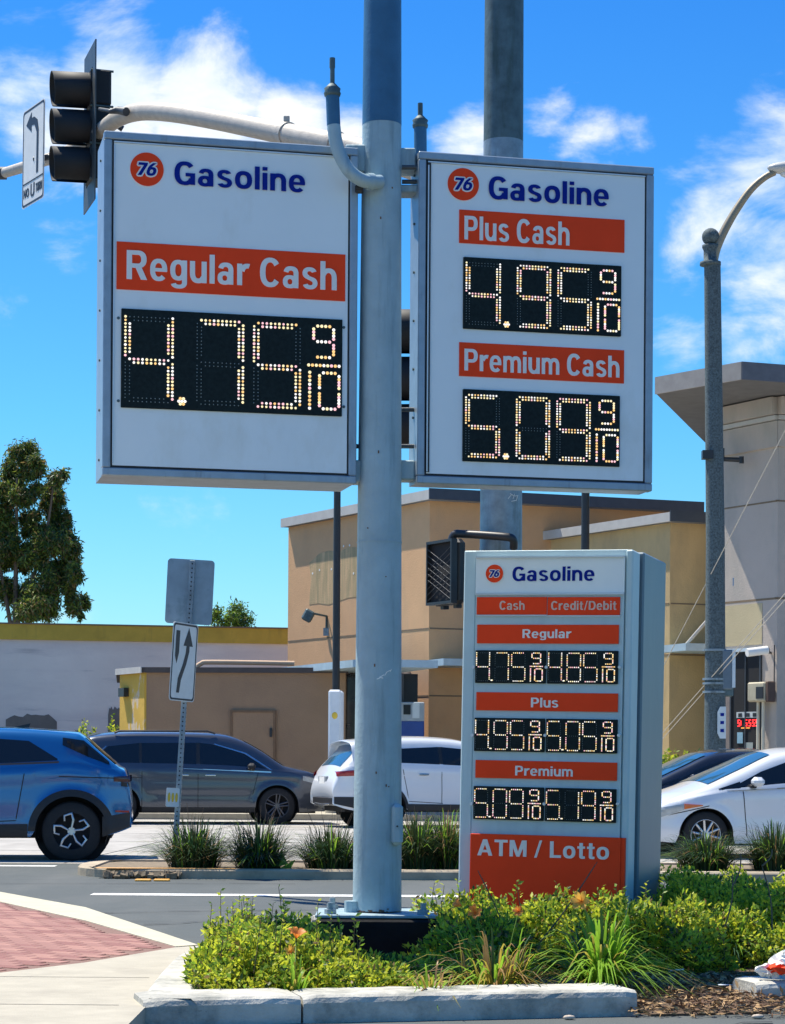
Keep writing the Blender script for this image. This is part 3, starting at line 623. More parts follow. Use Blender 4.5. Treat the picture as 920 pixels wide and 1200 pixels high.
# pedestrian signal
pp = P(520, 671, 16.3); pt = thing('pedestrian_signal', pp, 'black boxed pedestrian signal on a bent pipe left of the monument price board', 'pedestrian signal', R(-60))
MB().box((0, .045, 0), (.36, .09, .48), ch=.03).build('housing', black, pt)
b = MB()
for (c, d) in (((0, -.02, .225), (.36, .05, .02)), ((0, -.02, -.225), (.36, .05, .02)), ((.172, -.02, 0), (.015, .05, .43)), ((-.172, -.02, 0), (.015, .05, .43))): b.box(c, d)
b.build('hood', black, pt)
MB().box((0, -.008, 0), (.33, .01, .43)).build('lens', black_matt, pt)
b = MB()
for k in range(15):
    z0_ = -.34 + k * .045
    for s_2 in (-1, 1):
        za_, zb_ = (z0_, z0_ + .16) if s_2 > 0 else (z0_ + .16, z0_)
        if min(za_, zb_) > -.215 and max(za_, zb_) < .215: b.cyl((-.165, -.04, za_), (.165, -.04, zb_), .0022, 4)
b.build('egg_crate', M('grille_grey', (.07, .075, .08), .5, var=.1), pt)
for k in (-.08, .1): MB().box((k, .06, -.25), (.05, .05, .03), ch=.005).build('lug', black, pt)
m = MB(); m.tube(smooth_path([Lt(528, 641, 16.3), Lt(532, 627, 16.3), Lt(545, 626, 16.25), (Lt(590, 629, 16.1)), Lt(601, 632, 16.1), Lt(602, 642, 16.15)], 4), .030, 14); m.build('signal_pipe', black, tp_)

# ------------------------------------------------------------ ground and roads
asph = M('asphalt', (.085, .097, .094), .9, var=.22, scale=90, bump=.5, bscale=160, stain=((.135, .14, .13), 1.2, .45, .75, .6, (1, .3, 1)), wear=((.045, .048, .048), .9, .56, .74, .6, (.25, 2.0, 1)))
conc = M('concrete_light', (.42, .385, .30), .85, var=.10, scale=5, bump=.3, bscale=90, stain=((.27, .24, .19), 2.2, .5, .75, .6, (1, 1, 1)))
conc_road = M('concrete_road', (.40, .38, .34), .85, var=.10, scale=3, bump=.2, bscale=60, stain=((.22, .20, .17), .8, .48, .75, .7, (1, .25, 1)))
curbm = M('curb_concrete', (.52, .50, .43), .85, var=.18, scale=7, bump=.5, bscale=60, stain=((.15, .16, .14), 4, .46, .68, .75, (1, 1, 1)), wear=((.06, .06, .06), 16, .66, .72, .7, (1, 1, 2)))
def sheet(name, pts, z, mat, th=.25, nm=None):
    return struct(name, MB().prism([(p[0], p[1], z) for p in pts], (0, 0, -th)), mat)
struct('ground', MB().add([(-3000, -500, -.06), (3000, -500, -.06), (3000, 5000, -.06), (-3000, 5000, -.06)], [(0, 1, 2, 3)]), M('earth', (.20, .18, .15), .95, var=.2, scale=.05))
struct('road', MB().add([(-120, -6, 0), (120, -6, 0), (120, 27.0, 0), (-120, 27.0, 0)], [(0, 1, 2, 3)]), asph)
struct('concrete_road', MB().add([(-120, 26.9, .004), (120, 26.9, .004), (120, 46.2, .004), (-120, 46.2, .004)], [(0, 1, 2, 3)]), conc_road)
jm = M('joint_dark', (.10, .09, .08), .9, var=.2)
g = MB()
for x in range(-40, 41, 4): g.add([(x * 1.0, 27, .006), (x + .03, 27, .006), (x + .03 + 1.2, 46.1, .006), (x + 1.2, 46.1, .006)], [(0, 1, 2, 3)])
for Y in (30.5, 34, 37.6, 41.5): g.add([(-60, Y, .006), (60, Y, .006), (60, Y + .04, .006), (-60, Y + .04, .006)], [(0, 1, 2, 3)])
struct('pavement_joint', g, jm)
wl_ = G(100, 1050.5).y
paint = M('road_paint', (.74, .74, .70), .7, var=.10, scale=20, wear=((.2, .2, .2), 14, .6, .66, .8, (.4, 3, 1)))
g = MB(); g.add([(G(108, 1048).x, 20.8, .004), (40, 20.8, .004), (40, 21.1, .004), (G(108, 1048).x, 21.1, .004)], [(0, 1, 2, 3)]); struct('lane_line', g, paint)
g = MB(); g.add([(-40, 26.15, .004), (G(82, 1020).x - .3, 26.15, .004), (G(82, 1020).x - .3, 26.4, .004), (-40, 26.4, .004)], [(0, 1, 2, 3)]); struct('lane_line', g, paint)
g = MB()
for (x0, y0, x1, y1) in ((-4.5, 27.4, -2.6, 30.2), (-1.8, 28.0, .4, 33.0), (-3.4, 18.2, .8, 19.3), (-2.2, 16.9, -.4, 18.4), (-6, 22.4, -1, 22.9), (.2, 9.6, 1.9, 11.0)):
    n = 16; pts = [(x0 + (x1 - x0) * k / n + random.uniform(-.06, .06), y0 + (y1 - y0) * k / n + random.uniform(-.05, .05)) for k in range(n + 1)]
    for (a, b) in zip(pts, pts[1:]):
        w = random.uniform(.004, .010); g.add([(a[0], a[1] - w * 2, .0085), (b[0], b[1] - w * 2, .0085), (b[0], b[1] + w * 2, .0085), (a[0], a[1] + w * 2, .0085)], [(0, 1, 2, 3)])
struct('road_crack', g, M('crack_dark', (.035, .035, .035), .95, var=.2))
# far sidewalk and lot
sheet('far_sidewalk', [(-120, 46.2), (120, 46.2), (120, 49.0), (-120, 49.0)], .13, conc, .2)
sheet('parking_lot', [(-120, 49.0), (120, 49.0), (120, 110), (-120, 110)], .05, asph, .1)
# median : kerb and soil
def rounded_strip(x0, x1, y0, y1, r, n=8):
    pts = []
    for k in range(n + 1): a = R(270 - 90 * k / n - 0); pts.append((x0 + r + r * math.cos(a), y0 + r + r * math.sin(a)))
    for k in range(n + 1): a = R(180 - 90 * k / n); pts.append((x0 + r + r * math.cos(a), y1 - r + r * math.sin(a)))
    return pts + [(x1, y1), (x1, y0)]
mx0 = G(78, 1029).x
beige_curb = M('median_kerb', (.44, .36, .25), .9, var=.15, scale=5, bump=.4, stain=((.22, .18, .13), 4, .5, .7, .6, (1, 1, 1)))
out = rounded_strip(mx0, 40, 23.75, 26.0, .9)
n_ = len(out); inn = [(min(max(x, mx0 + .22) if x < mx0 + 1 else x, 40), min(max(y, 23.95), 25.8)) for x, y in out]
g = MB()
vs = [(x, y, 0) for x, y in out] + [(x, y, .085) for x, y in out] + [(x + (.02 if x < 30 else 0), y + (.02 if y < 24.5 else -.02), .105) for x, y in out] + [(x, y, .105) for x, y in inn] + [(x, y, .05) for x, y in inn]
fs = [(k * n_ + i, k * n_ + (i + 1) % n_, (k + 1) * n_ + (i + 1) % n_, (k + 1) * n_ + i) for k in range(4) for i in range(n_)]
g.add(vs, fs); struct('median_kerb', g, beige_curb)
struct('median_soil', MB().add([(x, y, .085) for x, y in inn], [tuple(range(n_))]), M('soil', (.22, .17, .11), .95, var=.3, scale=14, bump=.6))
oc = M('faded_orange_paint', (.62, .34, .12), .85, var=.2, scale=10)
# faded paint along the median nose (own shape)
g = MB(); q0 = mx0 + .25
g.box((mx0 + 1.05, 23.84, .1065), (1.5, .15, .005)); nose = tag(g.build('nose_paint', oc), kind='structure')
for px in (168, 190):
    q = G(px, 1032.5, .0); b = MB(); b.box((q.x, q.y - .02, .012), (.17, .10, .024), ch=.01)
    tag(b.build('road_marker', M('marker_amber', (.85, .42, .06), .4, var=.1)), 'orange raised marker by the median kerb, %s' % ('left one nearer the nose' if px == 168 else 'right one nearer the grass tufts'), 'road marker', 'raised orange markers by the median kerb')
b = MB()
for k in range(60): 
    x = mx0 + .35 + random.random() * .9; b.box((x, 23.70 + random.uniform(-.06, .05), .02 + random.random() * .03), (.07, .06, .05), rot=Matrix.Rotation(random.random() * 3, 3, 'X') @ Matrix.Rotation(random.random() * 3, 3, 'Z'))
tag(b.build('broken_kerb_rubble', M('rubble', (.22, .17, .11), .9, var=.4, scale=30)), 'crumbled brown kerb rubble at the worn nose of the median', 'rubble', kind='stuff')

# sidewalk at left: concrete band, brick field, concrete apron
ZS = .10
A0 = [G(x, y, ZS) for x, y in ((232, 1107), (100, 1063), (0, 1045), (-200, 1016))]      # street edge
A1 = [G(x, y, ZS) for x, y in ((206, 1109), (100, 1078.5), (0, 1056.5), (-200, 1024))]  # brick edge, upper
B1 = [G(x, y, ZS) for x, y in ((206, 1110), (100, 1127), (0, 1139), (-300, 1170))]
sheet('sidewalk_band', [A0[0], A0[1], A0[2], A0[3], A1[3], A1[2], A1[1], A1[0]], ZS, M('concrete_cream', (.52, .48, .35), .85, var=.08, scale=5, bump=.2, bscale=80), .25)
br_base = sheet('brick_bed', [A1[0], A1[1], A1[2], A1[3], (A1[3].x, B1[2].y), B1[2], B1[1]], ZS - .006, M('joint_sand', (.22, .13, .10), .95, var=.2, scale=20), .2)
q = [(p.x, p.y) for p in B1[:3]]
frontL = (-1.27, 10.60)
sheet('sidewalk', [(-1.183, 6), (-1.183, 10.68), (-1.23, 11.3), (-1.25, 12.2), (-1.26, 13.0), (-1.25, 13.4), (A0[0].x + .01, A0[0].y - .02), (A1[0].x, A1[0].y - .02), q[1], q[2], (-14, B1[2].y), (-14, 6)], ZS - .004, conc, .25)
for (pa, pb) in (((0, 1183.5), (130, 1178)), ((0, 1140), (100, 1140))):
    pass
g = MB()
for (ya, yb) in ((12.2, 12.1),):
    g.add([(-9, ya, ZS - .002), (-1.32, yb, ZS - .002), (-1.32, yb + .012, ZS - .002), (-9, ya + .012, ZS - .002)], [(3, 2, 1, 0)])
g.add([(-9, 10.95, ZS - .002), (-1.32, 10.75, ZS - .002), (-1.32, 10.762, ZS - .002), (-9, 10.962, ZS - .002)], [(3, 2, 1, 0)])
struct('sidewalk_joint', g, jm)
# bricks
poly_b = [(p.x, p.y) for p in (A1[0], A1[1], A1[2], A1[3])] + [(A1[3].x, B1[2].y), (B1[2].x, B1[2].y), (B1[1].x, B1[1].y)]
def inside(x, y, P_):
    c = False; n = len(P_)
    for i in range(n):
        (x1, y1), (x2, y2) = P_[i], P_[i - 1]
        if (y1 > y) != (y2 > y) and x < (x2 - x1) * (y - y1) / (y2 - y1) + x1: c = not c
    return c
bm1 = M('brick_red', (.31, .155, .125), .85, var=.15, scale=20, bump=.4); bm2 = M('brick_pink', (.37, .19, .15), .85, var=.15, scale=20, bump=.4); bm3 = M('brick_dark', (.26, .115, .095), .85, var=.15, scale=20, bump=.4)
meshes = []
for bmt in (bm1, bm2, bm3):
    o = MB().box((0, 0, 0), (.196, .096, .03), ch=.004); ob = o.build('brick', bmt); meshes.append(ob.data); bpy.data.objects.remove(ob)
ang = R(-28); ca, sa = math.cos(ang), math.sin(ang); spots = []
for i in range(-80, 80):
    for j in range(-110, 110):
        lx = (i + (.5 if j % 2 else 0)) * .2; ly = j * .1
        x = lx * ca - ly * sa - 3.2; y = lx * sa + ly * ca + 16.5
        if all(inside(x + dx * ca - dy * sa, y + dx * sa + dy * ca, poly_b) for dx in (-.098, .098) for dy in (-.048, .048)): spots.append((x, y))
vis = [s for s in spots if -.19 * s[1] < s[0]]; vis.sort(key=lambda s: s[1]); rest = [s for s in spots if s not in set(vis[:300])]
bf = thing('brick_paving', (0, 0, 0), 'red brick paving inset in the sidewalk at the left corner', 'paving'); bf['kind'] = 'structure'; del bf['category']; del bf['label']
for s in vis[:300]:
    o = link('brick', random.choice(meshes), bf); o.location = (s[0], s[1], ZS - .015 + random.uniform(-.0006, .0006)); o.rotation_euler = (0, 0, ang)
g = MB()
for s in rest: g.box((s[0], s[1], ZS - .015 + random.uniform(-.0006, .0006)), (.196, .096, .03), random.randrange(3), Matrix.Rotation(ang, 3, 'Z'))
if rest: o = g.build('far_bricks', [bm1, bm2, bm3], bf); o['kind'] = 'stuff'

# planter kerbs
soilm = M('planter_soil', (.12, .08, .05), .95, var=.35, scale=25, bump=.8)
kL = Vector((-1.19, 10.68, 0)); kR = Vector((1.255, 11.27, 0)); ZK = .135
kd = (kR - kL).normalized(); kn = Vector((-kd.y, kd.x, 0))
def kerb(a, b, wdt, name='planter_kerb', label=None, end_round=.05):
    d = (b - a).normalized(); n = Vector((-d.y, d.x, 0)); L = (b - a).length; g = MB()
    prof = [(0, -.1), (0, ZK - .035), (.012, ZK - .012), (.035, ZK), (wdt - .03, ZK), (wdt, ZK - .03), (wdt, -.1)]
    st = np.linspace(0, L, max(2, int(L / .06))); vs = []
    for s in st:
        for (o, z) in prof:
            e = 0 if .05 < s < L - .05 else .015
            p = a + d * s + n * (o + (e if o < wdt / 2 else -e) + (random.uniform(-.003, .003))); vs.append((p.x, p.y, z - (e * .6 if z > .05 else 0) + random.uniform(-.002, .002)))
    k = len(prof); fs = [(i * k + j, (i + 1) * k + j, (i + 1) * k + j + 1, i * k + j + 1) for i in range(len(st) - 1) for j in range(k - 1)]
    fs += [tuple(range(k)), tuple(range((len(st) - 1) * k, len(st) * k))[::-1]]
    g.add(vs, fs, 0, False); return struct(name, g, curbm)
mid = kL + kd * .78
kerb(kL + kd * .0, mid - kd * .006, .42); kerb(mid + kd * .006, kR, .38)
# left return kerb
lk = MB()
prof_pts = [Vector((-1.19, 10.74, 0)), Vector((-1.235, 11.3, 0)), Vector((-1.26, 12.2, 0)), Vector((-1.27, 13.0, 0)), Vector((-1.22, 13.7, 0)), Vector((-1.1, 14.6, 0)), Vector((-.8, 15.6, 0))]
vs = []
for i, p in enumerate(prof_pts):
    for (o, z) in ((0, -.1), (0, ZK - .02), (.02, ZK - .002), (.22, ZK - .002), (.25, ZK - .03), (.25, -.1)): vs.append((p.x + o, p.y, z))
k = 6; fs = [(i * k + j, i * k + j + 1, (i + 1) * k + j + 1, (i + 1) * k + j) for i in range(len(prof_pts) - 1) for j in range(k - 1)]
lk.add(vs, fs); struct('planter_side_kerb', lk, curbm)
r0 = G(888, 1181); r0.z = 0
kerb(r0, r0 + kd * 2.2, .36)
struct('planter_soil', MB().prism([(-1.1, 10.95, .05), (1.25, 11.5, .05), (1.32, 11.25, .012), (1.95, 11.40, .012), (2.0, 11.8, .05), (4.6, 12.3, .05), (4.6, 17, .05), (-.6, 17, .05), (-1.1, 14.6, .05)], (0, 0, -.12)), soilm)
kerb(Vector((4.6, 17.0, 0)), Vector((-.6, 16.6, 0)), .15, 'planter_back_kerb')

# ------------------------------------------------------------ vegetation
def leafmat(n, col, tr=.4): return M(n, col, .5, var=.25, scale=9, trans=tr, spec=.4)
lf1 = leafmat('leaf_yellowgreen', (.58, .62, .05), .5); lf2 = leafmat('leaf_green', (.22, .36, .04), .5); lf3 = leafmat('leaf_dark', (.05, .10, .02)); lf4 = leafmat('leaf_brown', (.26, .17, .06))
stemm = M('stem_brown', (.12, .09, .05), .8, var=.2)
def leaf_cloud(Pn, Nn, size, jitter=.35, width=.5):
    """diamond leaves folded on the midrib at points Pn, axis Nn"""
    n = len(Pn); a = Nn / np.linalg.norm(Nn, axis=1)[:, None]
    r = rng.normal(size=(n, 3)); b = np.cross(a, r); b /= np.linalg.norm(b, axis=1)[:, None]; c = np.cross(a, b)
    L = size * rng.uniform(.6, 1.3, n)[:, None]; w = L * width
    p0 = Pn; p1 = Pn + a * L * .45 + b * w * .5 + c * L * .08; p2 = Pn + a * L; p3 = Pn + a * L * .45 - b * w * .5 + c * L * .08
    V = np.stack([p0, p1, p2, p3], 1).reshape(-1, 3); base = np.arange(n)[:, None] * 4
    Ft = np.concatenate([base + np.array([0, 1, 2]), base + np.array([0, 2, 3])], 1).reshape(-1, 3)
    return V, Ft
def dome_pts(cx, cy, z0, rx, ry, h, n, lo=.72, seed=0):
    d = rng.normal(size=(n, 3)); d[:, 2] = np.abs(d[:, 2]); d /= np.linalg.norm(d, axis=1)[:, None]
    ph = rng.uniform(0, 6, 6); bump = .97 + .20 * np.sin(d[:, 0] * 7 + ph[0]) * np.sin(d[:, 1] * 8 + ph[1]) + .12 * np.sin(d[:, 2] * 9 + ph[2] + d[:, 0] * 5)
    r = rng.uniform(lo, 1.03, n) * bump
    p = d * r[:, None] * np.array([rx, ry, h]) + np.array([cx, cy, z0]); p[:, 2] = np.maximum(p[:, 2], z0 + .01)
    return p, d
def cover(name, domes, size, dens, mats, probs, kind='stuff', label=None, cat=None, core=None, clip=None):
    PP = []; DD = []
    for (cx, cy, z0, rx, ry, h) in domes:
        n = int(dens * (rx * ry * 3.1 + (rx + ry) * h * 3.1)); p, d = dome_pts(cx, cy, z0, rx, ry, h, n); PP.append(p); DD.append(d)
    p = np.concatenate(PP); d = np.concatenate(DD)
    if clip is not None: k = clip(p); p = p[k]; d = d[k]
    ax = d * .7 + rng.normal(size=p.shape) * .75; ax[:, 2] += .15
    V, Fc = leaf_cloud(p, ax, size); n = len(p)
    mi = rng.choice(len(mats), size=n, p=probs); o = np_mesh(name, V, Fc, mats, np.repeat(mi, 2))
    if core is not None:
        pass
    return tag(o, label, cat, kind=kind)
def stems(domes, n, mat, name, hgt=.16, size=.03, mats=None):
    """little leafy shoots rising out of the mass"""
    g = MB(); pts = []; ax = []
    for (cx, cy, z0, rx, ry, h) in domes:
        for k in range(n):
            x = cx + random.uniform(-.85, .85) * rx; y = cy + random.uniform(-.7, .7) * ry
            zz = z0 + h * math.sqrt(max(.05, 1 - ((x - cx) / rx) ** 2 - ((y - cy) / ry) ** 2)) * .95
            dx, dy = random.uniform(-.04, .04), random.uniform(-.04, .04); hh = hgt * random.uniform(.4, 1.2)
            g.tube([(x, y, zz - .08), (x + dx, y + dy, zz + hh)], [.003, .0015], 4, 0, False)
            for q in range(7):
                t = .3 + .7 * q / 6; a = random.random() * 6.28
                pts.append((x + dx * t, y + dy * t, zz + hh * t)); ax.append((math.cos(a), math.sin(a), .5))
    V, Fc = leaf_cloud(np.array(pts), np.array(ax, float), size)
    o = np_mesh(name, V, Fc, mats or [lf1, lf2], rng.integers(0, 2, len(V) // 4).repeat(2)); tag(o, kind='stuff')
    o2 = g.build(name + '_stalks', mat); tag(o2, kind='stuff')
def clip_kerb(p):
    a = np.array([kL.x, kL.y]); n = np.array([kn.x, kn.y]); s = (p[:, :2] - a) @ n
    lim = np.where(p[:, 2] < ZK + .02, .43, .36)
    return (s > lim) & (p[:, 0] > -1.06)
Ld = [(-.98 + .06, 11.75, .05, .20, .55, .30), (-.72, 11.95, .05, .33, .75, .37), (-.42, 11.95, .05, .36, .70, .33), (-.66, 12.7, .05, .36, .6, .36), (-.90, 12.9, .05, .26, .6, .34), (-.14, 11.95, .05, .32, .65, .19), (.12, 12.1, .05, .30, .6, .17), (-.42, 13.1, .05, .2, .3, .26)]
Ld = [(a, b, c, d, e, f * .86) for a, b, c, d, e, f in Ld]
cover('groundcover_leaves', Ld, .036, 5200, [lf1, lf2, lf3, lf4], [.52, .22, .20, .06], clip=clip_kerb)
stems([Ld[1], Ld[2], Ld[3], Ld[4]], 11, stemm, 'groundcover_shoots', .19, .036)
# yellowish sprigs at far left edge
Rd = [(.50, 12.9, .05, .35, .6, .36), (.42, 13.8, .05, .35, .5, .42), (.85, 13.4, .05, .40, .5, .44), (1.25, 13.3, .05, .42, .5, .42), (1.65, 13.4, .05, .40, .55, .42), (2.0, 13.7, .05, .40, .45, .40)]
Rd = [(a, b, c, d, e, f * .90) for a, b, c, d, e, f in Rd]
cover('hedge_leaves', Rd, .040, 4800, [lf1, lf2, lf3, lf4], [.50, .27, .17, .06], clip=clip_kerb)
stems([Rd[0], Rd[1], Rd[2], Rd[3], Rd[4]], 9, stemm, 'hedge_shoots', .17, .038)
Bd = [(2.1, 14.8, .05, .45, .7, .52), (2.6, 14.6, .05, .5, .7, .50), (3.15, 14.4, .05, .5, .7, .50), (2.9, 15.3, .05, .6, .6, .56), (2.25, 15.6, .05, .5, .5, .54), (3.7, 14.6, .05, .5, .7, .52), (2.7, 13.9, .05, .5, .4, .34), (3.3, 13.7, .05, .5, .4, .34)]
Bd = [(a, b, c, d * 1.15, e * 1.1, f * .86) for a, b, c, d, e, f in Bd]
cover('rear_hedge_leaves', Bd, .038, 4600, [lf1, lf2, lf3], [.64, .26, .10], clip=clip_kerb)
stems([Bd[0], Bd[1], Bd[2]], 7, stemm, 'rear_hedge_shoots', .12)
# blades
def blades(name, cx, cy, z0, n, length, spread, width, mats, probs, parent=None, arch=.6, segs=5, base_r=.05, up=.8, wx=1.0):
    th = rng.uniform(0, 2 * math.pi, n); L = length * rng.uniform(.55, 1.1, n); lean = rng.uniform(.05, 1, n) ** .8 * spread
    dx, dy = np.cos(th), np.sin(th) ; bx = cx + dx * base_r * rng.uniform(0, 1, n) * wx; by = cy + dy * base_r * rng.uniform(0, 1, n)
    sx = -dy; syv = dx; V = np.zeros((n, segs + 1, 2, 3))
    for k in range(segs + 1):
        t = k / segs; h = L * (np.sin(t * (math.pi / 2) * (1 - .0)) * (1 - lean * .55) * up + 0) - L * lean * arch * t ** 3 * .6; out_ = L * lean * (t * .35 + t * t * .65)
        w = width * (1 - t ** 2.2) * .5 + .0008
        V[:, k, 0, 0] = bx + dx * out_ + sx * w; V[:, k, 0, 1] = by + dy * out_ + syv * w; V[:, k, 0, 2] = np.maximum(z0 + h, z0 + .002)
        V[:, k, 1, 0] = bx + dx * out_ - sx * w; V[:, k, 1, 1] = by + dy * out_ - syv * w; V[:, k, 1, 2] = np.maximum(z0 + h, z0 + .002) + .001
    V = V.reshape(-1, 3); b = (np.arange(n) * (segs + 1) * 2)[:, None, None] + (np.arange(segs) * 2)[None, :, None]
    Fq = (b + np.array([0, 1, 3, 2])[None, None, :]).reshape(-1, 4)
    mi = rng.choice(len(mats), size=n, p=probs).repeat(segs)
    return np_mesh(name, V, Fq, mats, mi, parent)
gb = leafmat('blade_bright', (.26, .46, .04), .5); gy = leafmat('blade_yellow', (.50, .40, .07), .5); gd = leafmat('blade_dark', (.035, .085, .03), .3); dry = leafmat('blade_dry', (.40, .24, .10), .35); gk = leafmat('blade_olive', (.05, .07, .022), .3)
petal_o = M('petal_orange', (.85, .28, .05), .5, var=.15, scale=30, trans=.4); petal_y = M('petal_apricot', (.90, .46, .08), .5, var=.15, scale=30, trans=.4)
def flower(parent, p, r, mat, rx=0, ry=0):
    g = MB(); rot = Matrix.Rotation(ry, 3, 'Y') @ Matrix.Rotation(rx, 3, 'X')
    for k in range(6):
        a = k * math.pi / 3 + random.uniform(-.2, .2); ca_, sa_ = math.cos(a), math.sin(a); vs = []
        for (t, w, z) in ((0, .10, 0), (.35, .24, .5), (.7, .30, .85), (.92, .18, .9), (1.05, .02, .78)):
            for sgn in (-1, 0, 1): vs.append(rot @ Vector((ca_ * t - sa_ * w * sgn, sa_ * t + ca_ * w * sgn, z + (.06 if sgn else 0))) * r + Vector(p))
        g.add(vs, [(i * 3 + j, i * 3 + j + 1, i * 3 + j + 4, i * 3 + j + 3) for i in range(4) for j in range(2)], 0, True)
    g.build('flower', mat, parent)
def stalk(parent, a, b, r=.004):
    a, b = Vector(a), Vector(b); m = (a + b) / 2 + Vector((0, 0, (b - a).length * .06)); MB().tube(smooth_path([a, m, b], 4), r, 6).build('flower_stalk', lf2, parent)
def clump(px, py, z, label, n, L, spread, w, mats, probs, **k):
    q = G(px, py + 26, z); t = thing('daylily', (q.x, q.y, z), label, 'plant'); blades('blade_cluster', 0, 0, 0, n, L, spread, w, mats, probs, t, **k); return t
t = clump(703, 1136, .05, 'bright green daylily clump with arching blades at the right end of the long kerb', 300, .64, 1.0, .018, [gb, gd, gy], [.74, .14, .12], base_r=.12)
q = Vector(t.location); f = P(682, 1052, 12.0) - q; stalk(t, (-.01, 0, .05), f, .004); flower(t, f + Vector((-.0, 0, -.02)), .055, petal_y, R(70), R(-60))
f = P(735, 1085, 12.0) - q; stalk(t, (.02, 0, .05), f, .004); MB().ball(f + Vector((0, 0, .02)), .014, 8, 0, (1, 1, 3)).build('bud', gb, t)
t = clump(580, 1140, .05, 'half dried daylily clump with straw yellow blades in front of the monument board', 300, .50, 1.0, .013, [gy, dry, gb, gd], [.34, .30, .26, .10], base_r=.13, wx=1.6)
q = Vector(t.location)
for (fx, fy, fm, fr2) in ((541, 1062, petal_o, .045), (557, 1070, petal_o, .04), (608, 1068, petal_o, .03)):
    f = P(fx, fy, 11.95) - q; stalk(t, (f.x * .3, 0, .05), f, .003); flower(t, f, fr2, fm, random.uniform(0, 1.4), random.uniform(-1.2, 1.2))
t = clump(505, 1150, .05, 'small dry daylily clump with curling brown blades just right of the pole footing', 90, .32, 1.0, .011, [dry, gy, gb], [.45, .30, .25], base_r=.10)
t = clump(345, 1150, .05, 'slender green daylily with red orange bloom in the low shrubs left of the pole', 50, .36, .7, .014, [gb, gy], [.75, .25], base_r=.06)
q = Vector(t.location); f = P(347, 1100, 11.6) - q; stalk(t, (0, 0, .05), f, .004); flower(t, f, .05, petal_o, R(20), R(10)); f = P(340, 1116, 11.55) - q; flower(t, f, .035, petal_y, R(60), R(20))
for k, (px, py, lab) in enumerate(((745, 1100, 'shaded dark daylily clump rising behind the brightest clump'), (800, 1110, 'shaded dark daylily clump behind the mulch patch, left one of the pair'), (855, 1112, 'shaded dark daylily clump behind the mulch patch, right of the pair'))):
    clump(px, py - 8, .05, lab, 230, .46, .95, .015, [gd, gb, dry], [.7, .22, .08], base_r=.16)  # mostly dark blades, so the shade here is put into their colour
clump(655, 1105, .05, 'shaded dark green daylily clump directly below the orange ATM panel', 130, .44, .85, .014, [gd, gb, gy], [.55, .33, .12], base_r=.12)  # extra dark blades carry the shade below the board
# twigs rising at right
g = MB()
for (x0, y0, x1, y1) in ((850, 1085, 858, 1022), (858, 1040, 868, 1000), (905, 1090, 893, 1015), (893, 1015, 905, 995), (612, 1130, 700, 1010), (600, 1120, 560, 1020)):
    a, b = P(x0, y0, 12.9), P(x1, y1, 13.0); mm = (a + b) / 2 + Vector((.02, 0, 0)); g.tube(smooth_path([a, mm, b], 4), [.005] * 4 + [.004] * 4 + [.002], 5)
tag(g.build('twigs', stemm), kind='stuff')
# mulch and litter
n = 3600; x = rng.uniform(1.2, 2.3, n); y = rng.uniform(11.2, 12.9, n); z = np.interp(y, [11.2, 11.7], [.016, .052]) + rng.uniform(0, .025, n)
ax = rng.normal(size=(n, 3)); ax[:, 2] *= .25
V, Fc = leaf_cloud(np.stack([x, y, z], 1), ax, .05, width=.28)
tag(np_mesh('mulch', V, Fc, [M('mulch_tan', (.42, .27, .13), .9, var=.3, scale=20), M('mulch_brown', (.16, .09, .05), .9, var=.3, scale=20)], rng.integers(0, 2, n).repeat(2)), kind='stuff')
g = MB(); a = G(790, 1158, .06); b = G(862, 1160, .06); g.tube([a, (a + b) / 2 + Vector((0, 0, .02)), b], [.008, .007, .004], 6); a = G(800, 1146, .06); b = G(885, 1140, .06); g.tube([a, b], [.006, .003], 6)
tag(g.build('fallen_twig', stemm), 'thin fallen twigs lying across the mulch between the kerb ends', 'twig')
lit = M('litter_white', (.65, .70, .74), .6, var=.1)
for (px, py, s, lab) in ((792, 1141, .05, 'pale scrap of paper on mulch beside the bright daylily'), (851, 1157, .055, 'crumpled whitish scrap near the right kerb end'), (802, 1123, .04, 'small pale scrap in the shade among dark blades')):
    q = G(px, py, .07); b = MB(); pts = [(q.x + s * (random.random() - .5) * 2, q.y + s * (random.random() - .5) * 2, .07 + random.random() * .03) for _ in range(7)]
    import bmesh
    bm = bmesh.new(); [bm.verts.new(p_) for p_ in pts]; bmesh.ops.convex_hull(bm, input=bm.verts); me = bpy.data.meshes.new('litter'); bm.to_mesh(me); bm.free(); me.materials.append(lit)
    tag(link('litter', me), lab, 'litter', 'litter on the mulch')
for (px, py, lab) in ((667, 1195, 'small dry leaf on the asphalt in front of the long kerb'), (888, 1194, 'pale pebble on the asphalt before the right kerb')):
    q = G(px, py); b = MB(); b.ball((q.x, q.y, .012), .025, 8, 0, (1.3, .8, .5)); tag(b.build('pebble', M('pebble', (.5, .42, .33), .9, var=.3, scale=40)), lab, 'pebble')
b = MB(); V_ = []
t = thing('crumpled_wrapper', P(915, 1122, 11.8), 'crumpled white and orange paper wrapper lying on the right kerb end at the picture edge', 'wrapper')
for (c, r, m_, sq) in (((0.03, 0, .0), .085, letter_white, (1.1, .8, .75)), ((-.06, -.0, -.035), .05, letter_white, (1.5, .8, .6))):
    g = MB(); g.ball(c, r, 16, 0, sq)
    g.v = [(x + random.uniform(-.014, .014), y + random.uniform(-.014, .014), z + random.uniform(-.014, .014)) for x, y, z in g.v]; g.sm = [False] * len(g.sm); g.build('paper_fold', m_, t)
g = MB(); g.ball((-.0, -.04, -.02), .06, 14, 0, (1.3, .7, .45)); g.v = [(x + random.uniform(-.01, .01), y + random.uniform(-.01, .01), z + random.uniform(-.01, .01)) for x, y, z in g.v]; g.sm = [False] * len(g.sm); g.build('orange_print', orange, t)
